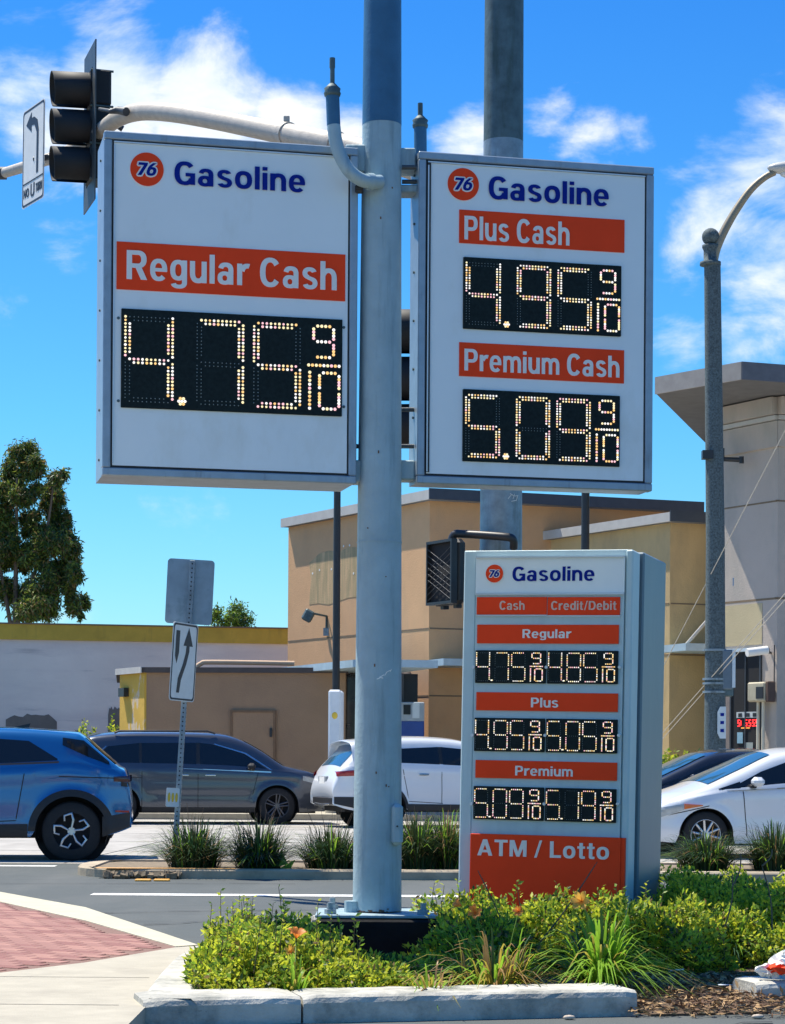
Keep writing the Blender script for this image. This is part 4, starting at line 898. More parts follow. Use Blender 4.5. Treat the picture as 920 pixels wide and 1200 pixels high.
t.location.z = ZK + .085

# median tufts
tuft_specs = [(228, 1019, .80, 'dark grass tuft on the median around the foot of the leaning sign post'), (303, 1019, .72, 'second grass tuft from the left on the median, below the grey van doors'),
              (388, 1018, .80, 'grass tuft on the median just left of the blue sign pole'), (489, 1018, .55, 'grass tuft on the median just right of the blue sign pole'), (522, 1017, .55, 'paler grass tuft on the median beside the monument board left post'),
              (826, 1013, .85, 'grass tuft in front of the white sedan front wheel'), (908, 1010, .75, 'grass tuft in front of the white sedan door at the right edge')]
for (px, py, wd, lab) in tuft_specs:
    q = G(px, py, .09); q.y = max(24.3, min(q.y, 25.3)) if px < 700 else 23.9 + .8
    q.x = P(px, 1000, q.y).x
    vL = random.uniform(.50, .74)
    t = thing('grass_tuft', (q.x, q.y, .085), lab, 'grass tuft', group='grass tufts along the median')
    pale = 'paler' in lab
    blades('blade_cluster', 0, 0, 0, 950, vL, random.uniform(.9, 1.25), .011, [gk, gd, gb, dry], [.50, .38, .07, .05] if not pale else [.25, .2, .35, .2], t, base_r=wd * .36, arch=.35, up=.95, segs=4)
    if px < 540:
        g = MB()
        for k in range(14):
            a = random.random() * 6.28; r_ = random.random() * .3; g.tube([(0, 0, .1), (r_ * .5 * math.cos(a), r_ * .5 * math.sin(a), .35), (r_ * math.cos(a), r_ * math.sin(a), random.uniform(.5, .72))], [.003, .002, .0015], 4, 0, False)
        g.build('dry_stalks', M('dry_stalk', (.18, .12, .08), .9), t)
q = G(335, 1010, .1); g = MB(); g.add([(q.x - .14, 24.2, .1), (q.x + .1, 24.15, .14), (q.x + .02, 24.25, .28), (q.x - .02, 24.2, .16)], [(0, 1, 2, 3)]); g.add([(q.x, 24.1, .1), (q.x + .18, 24.1, .2), (q.x + .12, 24.15, .09)], [(0, 1, 2)])
tag(g.build('fallen_leaf', leafmat('leaf_lime', (.22, .5, .10), .4)), 'bright green strap leaf fallen on the median kerb between two tufts', 'leaf')

# ------------------------------------------------------------ sign post on the median
pb = Vector((P(203.5, 1005, 24.6).x, 24.6, 0)); tb = P(226, 657, 24.6)
sp_t = thing('sign_post', pb, 'leaning perforated square steel post on the median carrying two road signs', 'sign post')
d = (tb - pb); L = d.length; rotm = Vector((0, 0, 1)).rotation_difference(d.normalized()); sp_t.rotation_mode = 'QUATERNION'; sp_t.rotation_quaternion = rotm
m = MB(); m.box((0, 0, L / 2), (.058, .058, L), ch=.004); shaft = m.build('shaft', galv, sp_t)
m = MB()
for k in range(int(L / .05)):
    m.cyl((0, -.0285, .05 + k * .05), (0, -.0297, .05 + k * .05), .009, 8, smooth=False); m.cyl((-.0285, 0, .05 + k * .05), (-.0297, 0, .05 + k * .05), .009, 8, smooth=False); m.cyl((.0285, 0, .05 + k * .05), (.0297, 0, .05 + k * .05), .009, 8, smooth=False)
m.build('punched_holes', black_matt, shaft)['kind'] = 'stuff'
sb = M('sign_back_alu', (.30, .38, .42), .45, metal=.4, var=.14, scale=5, stain=((.20, .28, .30), 4, .55, .65, .6, (1, 1, 1)))
c = P(222.5, 693.5, 24.66); lean = math.atan2(d.x, d.z)
flat_sign('back_of_sign', c, R(6), .52, .72, sb, 'grey bare back of a road sign at the top of the leaning post', 'road sign', tilt=math.degrees(lean) * .8)
c = P(215.5, 776, 24.42); ks = flat_sign('keep_right_sign', c, R(62), .54, .86, signw, 'white keep right sign with curved black arrow on the leaning median post', 'road sign', tilt=0, border=signk)
ks.rotation_euler = (R(-0), R(3.5), R(62))
ks.rotation_mode = 'QUATERNION'; from mathutils import Quaternion
ks.rotation_quaternion = rotm @ Quaternion((0, 0, 1), R(65))
poly('arrow', [(-.13, -.34), (-.07, -.34), (-.045, -.20), (.05, -.02), (.10, .12), (.10, .18), (.17, .18), (.07, .38), (-.03, .18), (.035, .18), (.025, .10), (-.02, -.02), (-.11, -.18)], signk, ks)
poly('island_mark', [(-.20, .34), (-.12, .34), (-.12, .10), (-.16, -.02), (-.20, .06)], signk, ks)
c = P(202.5, 934.5, 24.53); ms = flat_sign('marker_sign', c, R(20), .15, .21, signw, 'small white marker plate with yellow bars low on the leaning post', 'marker sign', tilt=3, border=None, rad=.015)
ye = M('marker_yellow', (.85, .55, .05), .5, var=.05)
for k in (-1, 0, 1): MB().ball((k * .042, -.001, 0), .016, 10, 0, (1, .2, 3.4)).build('yellow_bar', ye, ms)

# ------------------------------------------------------------ street lamp
ly = 42.0; lx = P(838, 700, ly).x
lt = thing('street_lamp', (lx, ly, .1), 'speckled concrete street lamp pole with ball cap and curved arm over the white sedan', 'street lamp')
speck = M('speckled_concrete', (.085, .115, .12), .85, var=.5, scale=30, bump=.4, bscale=30, detail=3)
zt = P(832, 310, ly).z - .1
m = MB(); m.tube([(.02, 0, 0), (0, 0, zt * .5), (-.09, 0, zt)], [.215, .178, .155], 28); m.build('shaft', speck, lt)
def Ls(px, py): return P(px, py, ly) - Vector((lx, ly, .1))
m = MB(); a = Ls(832.5, 311); m.lathe([(0, 0), (0, .20), (.06, .20), (.06, .13), (.28, .13), (.34, .16), (.38, .16), (.40, .10), (.42, .0)], a, (0, 0, 1), 20); m.ball(a + Vector((0, 0, .54)), .165, 20); m.build('ball_cap', speck, lt)
m = MB(); ap2 = [Ls(*p) for p in ((836, 305), (840, 290), (850, 268), (864, 244), (880, 222), (896, 208), (908, 202))]; m.tube(smooth_path(ap2, 4), [.085] * 5 + [.075] * 19 + [.06], 14)if 0 else m.tube(smooth_path(ap2, 4), list(np.linspace(.09, .06, 25)), 14); m.build('arm', M('lamp_arm', (.28, .24, .17), .5, metal=.3, var=.1), lt)
m = MB(); a = Ls(925, 197); m.ball(a, .34, 16, 0, (1.25, .5, .36)); lum = m.build('luminaire', M('luminaire_grey', (.5, .5, .47), .5, var=.06), lt); MB().ball(a + Vector((.05, 0, -.10)), .2, 12, 0, (1.2, .6, .5)).build('lens', alu_light, lum)
for py in (762, 796, 801, 811):
    a = Ls(837, py); m = MB(); m.tube([a + Vector((0, 0, -.02)), a + Vector((0, 0, .02))], .222, 24); m.build('steel_band', galv, lt)
a = Ls(851, 785); MB().box(a, (.22, .3, .75), ch=.02).build('cabinet_box', M('box_blue_grey', (.12, .17, .21), .5, var=.1), lt); MB().box(a + Vector((.12, -.12, .02)), (.06, .1, .72)).build('door_edge', alu_light, lt)
a = Ls(852, 807); MB().box(a, (.22, .2, .3), ch=.02).build('terminal_box', galv_dark, lt)
a = Ls(843.5, 847); m = MB(); m.prism([(a.x - .08 + o, -.235, a.z + z) for o, z in ((0, -.2), (.05, -.3), (.16, -.3), (.16, .3), (.05, .3), (0, .2))], (0, -.01, 0)); st = m.build('sticker', alu_light, lt)
for k in range(3): MB().box((a.x + .01, -.247, a.z + .15 - k * .15), (.07, .004, .06)).build('sticker_mark', navy, st)
a = Ls(828, 534); b = MB(); b.box(a + Vector((.0, -.1, .0)), (.20, .2, .16)); b.build('rear_clamp', black, lt)

# black thin light poles behind signs
for (px, yb, Y, r, lab) in ((394.5, 870, 47.5, .085, 'slim black pole behind the left price sign beside the blue pole'), (685.5, 860, 47.6, .10, 'slim black pole behind the right price sign')):
    x = P(px, 700, Y).x; t = thing('lot_light_pole', (x, Y, .05), lab, 'light pole', group='black light poles in the lot')
    MB().tube([(0, 0, 0), (0, 0, 8.2)], [r, r * .85], 16).build('shaft', black, t); MB().box((0, -.25, 8.25), (.35, .75, .14), ch=.03).build('fixture', black, t)
    MB().tube([(0, 0, 0), (0, 0, .5)], .22, 16).build('base', conc, t)
# pylons (white slabs)
for k, (px, w_, y0, y1, Y, lab) in enumerate(((392.5, .26, 820, 885, 44.2, 'slim white pylon panel with coloured marks at the foot of the black pole'), (399.5, .12, 821, 880, 46.0, 'narrower plain white pylon panel directly behind the marked one'))):
    a = P(px, y0, Y); t = thing('pylon', (a.x, Y, .1), lab, 'pylon')
    MB().box((0, 0, a.z / 2 + .15), (w_, .12, a.z - .1), ch=.04).build('panel', M('pylon_white', (.75, .77, .76), .4, var=.05), t)
    if k == 0:
        for (z, cx, m_) in ((1.95, 0, ye), (1.30, 0, galv_dark), (1.0, .0, M('mark_green', (.25, .55, .15), .5)), (.85, .02, ye), (.72, 0, orange)):
            b = MB(); b.ball((cx, -.062, z + .1), .06, 10, 0, (1, .1, 1.2)); b.build('mark', m_, t)

# ------------------------------------------------------------ buildings
tan = M('stucco_tan', (.66, .38, .19), .95, var=.07, scale=1.2, bump=.7, bscale=30, stain=((.52, .33, .19), .9, .5, .72, .6, (1, 1, .4)))
gold = M('stucco_gold', (.62, .44, .21), .95, var=.07, scale=1.2, bump=.7, bscale=30, stain=((.34, .25, .15), .9, .5, .72, .6, (1, 1, .4)))
pink = M('stucco_pinkgrey', (.50, .425, .36), .95, var=.06, scale=1.1, bump=.6, bscale=30, stain=((.32, .31, .27), .8, .45, .7, .7, (1, 1, .4)))
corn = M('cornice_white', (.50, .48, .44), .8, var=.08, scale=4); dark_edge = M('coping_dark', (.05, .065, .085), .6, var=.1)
canopy_m = M('canopy_blue', (.42, .54, .60), .5, metal=.2, var=.08); joint = M('stucco_joint', (.22, .16, .10), .95, var=.1)
glassd = M('dark_glass', (.012, .015, .018), .08, var=.2, scale=1.0)
def uv(dirdeg): a = R(dirdeg); return Vector((math.cos(a), math.sin(a), 0))
D1 = uv(120); D2 = uv(20); N1 = Vector((-math.cos(R(30)), -math.sin(R(30)), 0)); N2 = Vector((math.sin(R(20)), -math.cos(R(20)), 0))
def slab(pts, z0, z1): return MB().prism([(p[0], p[1], z0) for p in pts], (0, 0, z1 - z0))
def on_wall(o, d, nrm, s0, s1, z0, z1, th, off=0.0):
    """a board on a wall: from s0 to s1 along d starting at o, proud by off"""
    a = o + d * s0 + nrm * off; b = o + d * s1 + nrm * off
    return MB().prism([(a.x, a.y, z0), (b.x, b.y, z0), (b.x, b.y, z1), (a.x, a.y, z1)], nrm * th)
def hit(o, d, px, py=800):
    r = ray(px, py); den = d.x * 1 - d.y * r.x  # o + d s = r*t  -> x/y
    return (r.x * o.y - o.x) / (d.x - r.x * d.y)
# A: far store
tA = thing('far_store', (0, 0, 0), 'long low store with pale stucco wall and mustard parapet band at far left', 'building')
aL = P(-120, 727, 61.5); aR = P(345, 733, 63.8); dA = Vector((aR.x - aL.x, aR.y - aL.y, 0)).normalized(); nA = Vector((dA.y, -dA.x, 0)); o = Vector((aL.x, aL.y, 0)); LA = (aR - aL).length; zA = P(0, 729, 61.9).z
wallp = M('wall_whitewash', (.84, .76, .67), .95, var=.08, scale=.5, bump=.6, bscale=12, stain=((.70, .62, .57), .35, .42, .62, .8, (.4, 1, 2.0)), wear=((.36, .33, .32), 1.5, .60, .75, .5, (.3, 1, 3)))
must = M('mustard_band', (.60, .40, .06), .9, var=.12, scale=2, stain=((.40, .27, .06), 2.0, .55, .7, .6, (2, 1, .4)))
on_wall(o, dA, nA, 0, LA, 0, zA - .47, -12).build('wall', wallp, tA)
on_wall(o, dA, nA, 0, LA, zA - .47, zA - .04, -12.0, .06).build('parapet_band', must, tA)
on_wall(o, dA, nA, 0, LA, zA - .04, zA, -12.0, .09).build('coping', joint, tA)
pm = M('patch_paint', (.20, .18, .155), .95, var=.12, scale=3)
for (x0, x1, y0, y1) in ((7, 67, 838, 875), (127, 142, 829, 875)):
    s0, s1 = hit(o, dA, x0), hit(o, dA, x1); za = P((x0 + x1) / 2, y0, 62).z; pts = []
    k = 12
    top = [(s0 + (s1 - s0) * i / k, za + random.uniform(-.07, .05) - (.15 if i in (0, k) else 0)) for i in range(k + 1)]
    pts = [(s0, .2), (s1, .2)] + top[::-1]
    g = MB(); g.prism([tuple(o + dA * s + nA * .004 + Vector((0, 0, z))) for s, z in pts], nA * .008); g.build('painted_patch', pm, tA)
# B: low brown wing
cB = P(170, 783, 50.0); zB = cB.z; cB.z = 0; eB = Vector((P(405, 783, 49.6).x, 49.6, 0)); dB = (eB - cB).normalized(); nB = Vector((dB.y, -dB.x, 0)); LB = (eB - cB).length
tB = thing('low_wing', (0, 0, 0), 'low brown stucco wing with yellow end wall behind the grey van', 'building')
brown = M('stucco_brown', (.34, .215, .13), .95, var=.07, scale=1.2, bump=.7, bscale=30, stain=((.27, .17, .11), .8, .5, .7, .6, (1, 1, .5)))
yel = M('end_wall_yellow', (.62, .38, .06), .9, var=.08, scale=2, bump=.4, wear=((.60, .50, .40), 2.5, .58, .62, .8, (1, 1, .5)))
D1b = uv(118); s_b = hit(cB, D1b, 141)
fB = cB + D1b * s_b
slab([cB + Vector((.004, .02, 0)), eB, eB + Vector((0, 7, 0)), cB + Vector((0, 7, 0)) - Vector((1.2, 0, 0)), fB + Vector((.01, .02, 0))], 0, zB - .10).build('wall', brown, tB)
nD = Vector((-math.sin(R(118)), math.cos(R(118)), 0)); nD = nD if nD.y < 0 else -nD
on_wall(cB, D1b, nD, 0, s_b, 0, zB - .10, -.1, .012).build('end_wall', yel, tB)
slab([cB + Vector((.03, -.08, 0)), eB + Vector((.05, -.08, 0)), eB + Vector((0, 7, 0)), cB + Vector((-1.5, 7, 0)), fB + Vector((-.10, 0, 0)), cB + Vector((-.07, -.05, 0))], zB - .10, zB + .02).build('coping', M('coping_brown', (.075, .06, .055), .7, var=.1), tB)
on_wall(cB, D1b, nD, -.06, s_b, zB - .11, zB + .03, .03, .10).build('end_coping', corn, tB)
s0, s1 = hit(cB, dB, 273), hit(cB, dB, 321); zd = P(300, 835, 49.8).z
dr = on_wall(cB, dB, nB, s0, s1, .1, zd, .03, .002).build('side_door', brown, tB)
for (a_, b_, z0, z1) in ((s0 - .05, s0, .1, zd + .05), (s1, s1 + .05, .1, zd + .05), (s0, s1, zd, zd + .05)): on_wall(cB, dB, nB, a_, b_, z0, z1, .05, .001).build('door_trim', M('door_trim_brown', (.20, .12, .07), .9), tB)
on_wall(cB, dB, nB, s1 - .08, s1 - .03, zd - .55, zd - .35, .05, .03).build('handle', black, dr)
on_wall(cB, D1b, nD, s_b * .62, s_b * .85, zB - .62, zB - .42, .12, .02).build('wall_lamp', black, tB)
g = MB(); a = P(232, 779, 50.6); g.tube(smooth_path([P(229, 783, 50.6), P(236, 777.5, 50.6), P(250, 776, 50.6), P(345, 777.5, 50.6)], 4), .055, 10); g.build('roof_pipe', M('pipe_peach', (.62, .42, .26), .7, var=.08), tB)
# shrub at foot
def bush(name, px0, px1, ytop, Y, depth, n, lab, mats=None, size=.09):
    a = P(px0, ytop, Y); b = P(px1, ytop, Y); t = thing(name, ((a.x + b.x) / 2, Y, .05), lab, 'shrub'); w = (b.x - a.x) / 2
    k = max(2, int(w * 2 / .8)); PP = []; DD = []
    for i in range(k):
        cx = -w + (i + .5) * 2 * w / k; p_, d_ = dome_pts(cx, random.uniform(-.2, .2), 0, w / k * 1.35, depth, (a.z - .05) * random.uniform(.9, 1.06), n // k, .6); PP.append(p_); DD.append(d_)
    p_ = np.concatenate(PP); d_ = np.concatenate(DD); V, Fc = leaf_cloud(p_, d_ * .6 + rng.normal(size=p_.shape) * .7, size)
    np_mesh('foliage', V, Fc, mats or [lf1, lf2, lf3], rng.choice(3, size=len(p_), p=[.5, .35, .15]).repeat(2), t)
    g = MB(); [g.tube([(random.uniform(-w, w) * .5, 0, 0), (random.uniform(-w, w) * .8, random.uniform(-.3, .3), a.z * .7)], [.03, .01], 5) for _ in range(6)]; g.build('stems', stemm, t)
bush('green_shrub', 88, 160, 857, 55, .6, 14000, 'green shrub at the foot of the pale store wall above the blue car')
bush('clipped_hedge', 765, 832, 882, 46.9, .6, 16000, 'clipped bright green hedge beside the street lamp behind the dark sedan')
# C: tall tan building
cC = P(503, 700, 52.0); cC.z = 0; zC = P(500, 574, 51.7).z
tC = thing('tan_building', (0, 0, 0), 'tall tan stucco building with flat overhanging roof in the centre background', 'building')
sC1 = hit(cC, D1, 337); sC2 = 9.0
fC = cC + D1 * sC1; eC = cC + D2 * hit(cC, D2, 812)
back = Vector((2.5, 9, 0))
def bldg_prism(c, f, e, z0, z1): return slab([c, e, e + (f - c) * 1.0, f], z0, z1)
bldg_prism(cC, fC, eC, 0, zC - .22).build('wall', tan, tC)
ov = .42
def off(c, f, e, o1, o2, oe=.3):
    d1 = (f - c).normalized(); d2 = (e - c).normalized(); n1 = -d2; n2 = -d1
    return c + n1 * o1 + n2 * o2, f + n1 * o1 + d1 * oe, e + n2 * o2 + d2 * oe
o_, f_, e_ = off(cC, fC, eC, .17, .35, .02)
slab([o_, e_, e_ + (f_ - o_), f_], zC - .22, zC).build('roof', M('roof_slab', (.20, .21, .22), .8, var=.1), tC)
on_wall(o_, (f_ - o_).normalized(), N1, 0, (f_ - o_).length, zC - .225, zC - .0, .05, -.01).build('fascia', corn, tC)
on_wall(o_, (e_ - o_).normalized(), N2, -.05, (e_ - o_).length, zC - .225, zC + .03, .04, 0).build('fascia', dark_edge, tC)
for z in (P(430, 741, 53.5).z, P(500, 816, 52).z):
    on_wall(cC, D1, N1, .02, sC1 - .02, z, z + .035, .012, -.004).build('wall_joint', joint, tC); on_wall(cC, D2, N2, .02, 6.9, z, z + .035, .012, -.004).build('wall_joint', joint, tC)
# stained area
stm = M('stain_grey', (.60, .40, .21), .95, var=.10, scale=1.5, bump=.7, bscale=30, stain=((.34, .27, .14), 2.2, .42, .62, .85, (2.5, 2.5, .3)))
s0, s1 = hit(cC, D1, 420), hit(cC, D1, 362); pts = []
za, zb2 = P(390, 637, 54).z, P(390, 698, 54).z
pts = [(s0, zb2 + .05), (s0, za)] + [(s0 + (s1 - s0) * k / 5, za + random.uniform(-.05, .05)) for k in range(1, 5)] + [(s1, za - .2), (s1 - .1, (za + zb2) / 2), (s1, zb2)] + [(s1 + (s0 - s1) * k / 5, zb2 + random.uniform(-.1, .1)) for k in range(1, 5)]
g = MB(); g.prism([tuple(cC + D1 * s + N1 * .003 + Vector((0, 0, z))) for s, z in pts], N1 * .004); g.build('removed_sign_stain', stm, tC)
for (px, py) in ((366, 672), (374, 668), (388, 667), (414, 672), (402, 640), (409, 639), (397, 641)):
    s = hit(cC, D1, px); p_ = cC + D1 * s; z = P(px, py, p_.y).z; MB().cyl(p_ + Vector((0, 0, z)) + N1 * .003, p_ + Vector((0, 0, z)) + N1 * .012, .03, 8, smooth=False).build('anchor_patch', letter_white, tC)
# floodlight on wall
s = hit(cC, D1, 383); p_ = cC + D1 * s + N1 * .02; z = P(383, 722, p_.y).z
fl_ = thing('floodlight', p_ + Vector((0, 0, z)), 'small grey floodlight on an arm fixed to the tan wall beside the black pole', 'floodlight')
MB().tube([(0, 0, -.35), (0, 0, 0), (-.35, -.35, .05)], .03, 8).build('arm', galv_dark, fl_); MB().box((-.45, -.42, -.02), (.26, .24, .30), ch=.04, rot=Matrix.Rotation(.5, 3, 'Y')).build('lamp_head', galv_dark, fl_); MB().box((0, -.02, -.4), (.16, .08, .2)).build('junction', galv, fl_)
# D: front right volume
cD = P(785, 700, 49.0); cD.z = 0; zD = P(782, 600, 48.7).z
sD1 = hit(cD, D1, 600); sD2 = hit(cD, D2, 860)
tD = thing('golden_building', (0, 0, 0), 'ochre stucco building with sloping white eave between the monument board and the street lamp', 'building')
fD = cD + D1 * sD1; eD = cD + D2 * sD2
bldg_prism(cD, fD, eD, 0, zD - .2).build('wall', gold, tD)
o_, f_, e_ = off(cD, fD, eD, .17, .3)
slab([o_, e_, e_ + (f_ - o_), f_], zD - .2, zD).build('roof', M('roof_slab'  , (.2, .2, .2)), tD)
on_wall(o_, (f_ - o_).normalized(), N1, 0, (f_ - o_).length, zD - .205, zD + .0, .05, -.01).build('fascia', corn, tD)
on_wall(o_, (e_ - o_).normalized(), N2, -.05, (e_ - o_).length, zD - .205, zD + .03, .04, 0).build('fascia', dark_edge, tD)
for z in (P(800, 708, 49).z, P(800, 768, 49).z):
    on_wall(cD, D1, N1, .02, sD1 - .02, z, z + .03, .012, -.004).build('wall_joint', joint, tD); on_wall(cD, D2, N2, .02, sD2, z, z + .03, .012, -.004).build('wall_joint', joint, tD)
# canopies
def canopy(parent, pts, z, lab=None):
    slab(pts, z, z + .16).build('canopy', canopy_m, parent)
a = Vector((P(322, 787, 52).x, 52, 0)); b = Vector((P(425, 775, 46.8).x, 46.8, 0))
zc = P(322, 791, 52).z; canopy(tC, [a, b, b + Vector((1.6, .6, 0)), a + Vector((1.8, 2, 0))], zc)
a = cC + N2 * 1.2 + D2 * -.1; canopy(tC, [a, a + D2 * 4.2, a + D2 * 4.2 - N2 * 1.18, a - N2 * 1.18], P(515, 780, 51).z)
g = MB(); g.tube([a + D2 * .9 + Vector((0, 0, P(515, 776, 51).z + .1)), cC + D2 * 1.3 + Vector((0, 0, P(515, 776, 51).z + .95))], .03, 8); g.build('tie_rod', alu_light, tC)
a = cD + N2 * 1.25 + D2 * -.25; zq = P(800, 763, 48).z; canopy(tD, [a, a + D2 * 2.6, a + D2 * 2.6 - N2 * 1.2, a - N2 * 1.2], zq)
g = MB(); p1 = P(801, 759, 48.0); p2 = P(868, 682, 47.0); g.tube([p1, p2], .035, 8); g.build('tie_rod', corn, tD); 
# storefront recess behind the pole
on_wall(Vector((P(392, 800, 50.6).x, 50.6, 0)), uv(0), Vector((0, -1, 0)), 0, 1.9, .1, zc - .01, -.1).build('storefront_glass', glassd, tC)
for k in range(4): on_wall(Vector((P(392, 800, 50.6).x + .02 + k * .5, 50.6, 0)), uv(0), Vector((0, -1, 0)), 0, .06, .1, zc - .02, .06).build('mullion', darkgrey, tC)
# kiosk with pipe
a = P(481, 850, 50.2); kx = a.x
tk = thing('kiosk', (kx, 50.2, .05), 'small grey and blue kiosk against the tan wall right of the blue pole', 'kiosk')
zk0, zk1 = P(481, 846, 50.2).z, P(481, 823, 50.2).z
MB().box((0, 0, zk0 / 2), (.62, .55, zk0 - .05), ch=.02).build('lower_body', M('kiosk_blue', (.02, .07, .30), .4, var=.1), tk); MB().box((0, 0, (zk0 + zk1) / 2 - .05), (.62, .55, zk1 - zk0 - .002), ch=.02).build('upper_body', M('kiosk_grey', (.38, .44, .48), .4, var=.1), tk)
MB().box((-.08, -.285, (zk0 + zk1) / 2), (.16, .02, .22)).build('screen', glassd, tk); MB().box((.12, -.285, (zk0 + zk1) / 2 - .02), (.16, .02, .34)).build('panel', alu_light, tk)
g = MB(); p_ = [P(470, 790, 51.6), P(477, 790, 51.3), P(478.5, 800, 51.2), P(478.5, 822, 51.1)]; g.tube(smooth_path(p_, 4), .10, 12); tag(g.build('vent_pipe', M('pipe_brown', (.10, .075, .06), .8, var=.2)), 'short brown vent pipe bending down the tan wall above the kiosk', 'pipe')
# E: right building
cE = P(911, 700, 45.0); cE.z = 0; sE1 = hit(cE, D1, 843); fE = cE + D1 * sE1; eE = cE + D2 * 12
zE = P(870, 447, 43.2).z
tE = thing('grey_building', (0, 0, 0), 'tall pinkish grey building with big flat projecting roof at the right edge', 'building')
fE2 = cE + D1 * 6
slab([cE, eE, eE + (fE2 - cE), fE, ], 0, zE + .02).build('wall', pink, tE) if 0 else slab([cE, eE, eE + Vector((-1, 8, 0)), fE + Vector((1.0, 5.5, 0)), fE], 0, zE + .02).build('wall', pink, tE)
# projecting roof
rc = P(870, 447, 43.0); rl = P(769, 463, 44.8)
r1 = Vector((rc.x, rc.y, 0)); r2 = Vector((rl.x, rl.y, 0)); r3 = r1 + D2 * 14; r4 = r2 + Vector((2, 7, 0))
slab([r1, r3, r3 + Vector((-2, 8, 0)), r4, r2], zE + .012, zE + .33).build('roof', M('roof_grey', (.15, .145, .14), .85, var=.12, scale=3), tE)
dF = (r2 - r1).normalized(); nF = Vector((dF.y, -dF.x, 0)); nF = nF if nF.y < 0 else -nF
on_wall(r1, dF, nF, 0, (r2 - r1).length, zE + .0, zE + .345, .04).build('fascia', M('fascia_grey', (.34, .31, .28), .85, var=.12, scale=4), tE)
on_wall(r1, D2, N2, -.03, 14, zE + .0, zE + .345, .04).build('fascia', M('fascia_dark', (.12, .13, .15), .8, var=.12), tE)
nE1 = Vector((-math.sin(R(120)), math.cos(R(120)), 0)); nE1 = nE1 if nE1.y < 0 else -nE1
def eband(z0, z1, th, m_, name='trim_band'):
    on_wall(cE, D1, N1, -.05, sE1 + .02, z0, z1, th, -.003).build(name, m_, tE); on_wall(cE, D2, N2, -.05, 12, z0, z1, th, -.003).build(name, m_, tE)
ze = lambda px, py: P(px, py, 45.2).z
eband(ze(900, 488), ze(900, 468), .22, pink); eband(ze(900, 494), ze(900, 489), .14, corn); eband(ze(900, 525), ze(900, 495), .08, pink)
eband(ze(905, 589), ze(905, 587), .006, joint, 'wall_joint'); eband(ze(905, 703), ze(905, 700.5), .006, joint, 'wall_joint')
# recessed panel, doorway on the D1 face
def efr(px): return hit(cE, D1, px)
on_wall(cE, D1, N1, efr(893), efr(849), P(870, 756, 45.8).z, P(870, 708, 45.8).z, .01, .001).build('beige_panel', M('panel_beige', (.52, .43, .26), .95, var=.06, scale=1.5, bump=.5, bscale=30), tE)
dz0, dz1 = .1, P(875, 763, 45.6).z
dw = on_wall(cE, D1, N1, efr(893), efr(857), dz0, dz1, .012, .001).build('doorway', black_matt, tE)
for (a_, b_) in ((893, 891.5), (875.5, 874.5), (858.5, 857)): on_wall(cE, D1, N1, efr(a_), efr(b_), dz0, dz1, .03, .012).build('door_frame', darkgrey, tE)
on_wall(cE, D1, N1, efr(893), efr(850), dz1, dz1 + .07, .08, .0).build('lintel', alu_light, tE)
on_wall(cE, D1, N1, efr(856.5), efr(845), dz0, dz1 - .3, .03, .0).build('side_panel', M('panel_taupe', (.22, .18, .16), .9), tE)
# window signs in the doorway
redled = M('led_red', (1.0, .03, .03), emit=1.6, var=0)
def esign(px0, px1, y0, y1, m_, name, o_=.02): return on_wall(cE, D1, N1, efr(px1), efr(px0), P(880, y1, 45.6).z, P(880, y0, 45.6).z, .008, o_).build(name, m_, tE)
esign(864.5, 889.5, 834, 841, M('poster_white', (.5, .52, .5), .5), 'window_poster')
for (x0, x1) in ((867, 871), (876, 880), (884, 888)): esign(x0, x1, 835.5, 840, black, 'poster_mark', .031)
for (px, ch) in ((867.0, '0'), (869.5, '1'), (875.5, '5'), (880.0, '2'), (884.3, '2'), (888.0, '9')):
    x0, x1 = px - 1.1, px + 1.5
    if ch in '1': esign(px - .3, px + .5, 844, 850, redled, 'red_digit'); continue
    for (a_, b_, c_2, d_2) in ((x0, x1, 843, 844.2), (x0, x1, 846.5, 847.6), (x0, x1, 850, 851.2), (x0, x0 + .9, 844.2, 847), (x1 - .9, x1, 847, 850.2)): esign(a_, b_, c_2, d_2, redled, 'red_digit')
esign(870, 880, 852.3, 853.6, M('led_amber_dim', (.8, .3, .05), emit=.6, var=0), 'amber_line')
esign(865.5, 872, 858, 871, M('poster_blue', (.25, .42, .5), .5), 'window_poster'); esign(874, 884, 870, 884, M('poster_grey', (.30, .33, .30), .5), 'window_poster')
# camera, meter box with pipes
def wallpt(px, py, o_=.0): s = efr(px); p_ = cE + D1 * s + N1 * o_; return Vector((p_.x, p_.y, P(px, py, p_.y).z))
tcam = thing('security_camera', wallpt(903, 765), 'white bullet security camera on the wall above the meter box', 'camera')
MB().tube([(0, 0, 0), (-.05, -.15, 0), (-.2, -.3, -.02)], .025, 8).build('arm', black, tcam); g = MB(); g.cyl((-.12, -.30, .04), (-.55, -.42, -.02), .085, 16); g.build('body', letter_white, tcam); MB().cyl((-.11, -.30, .04), (-.10, -.297, .042), .07, 12).build('lens', black, tcam)
wp = wallpt(900, 811, .02); tb_ = thing('meter_box', wp, 'beige utility meter box with two vertical pipes on the grey building', 'meter box', R(-60 + 0))
MB().box((-.08, -.12, 0), (.55, .24, .40), ch=.03).build('box', M('box_beige', (.45, .40, .28), .6, var=.1), tb_); MB().box((.06, -.245, -.02), (.22, .02, .24)).build('meter_window', black, tb_); MB().box((.25, -.12, 0), (.10, .20, .42), ch=.02).build('side_cover', M('rust_brown', (.10, .06, .045), .8), tb_)
for x in (-.16, .0): MB().tube([(x, -.10, -.2), (x, -.10, -wp.z + .1)], .035, 10).build('pipe', M('pipe_cream', (.60, .55, .42), .7, var=.08), tb_)
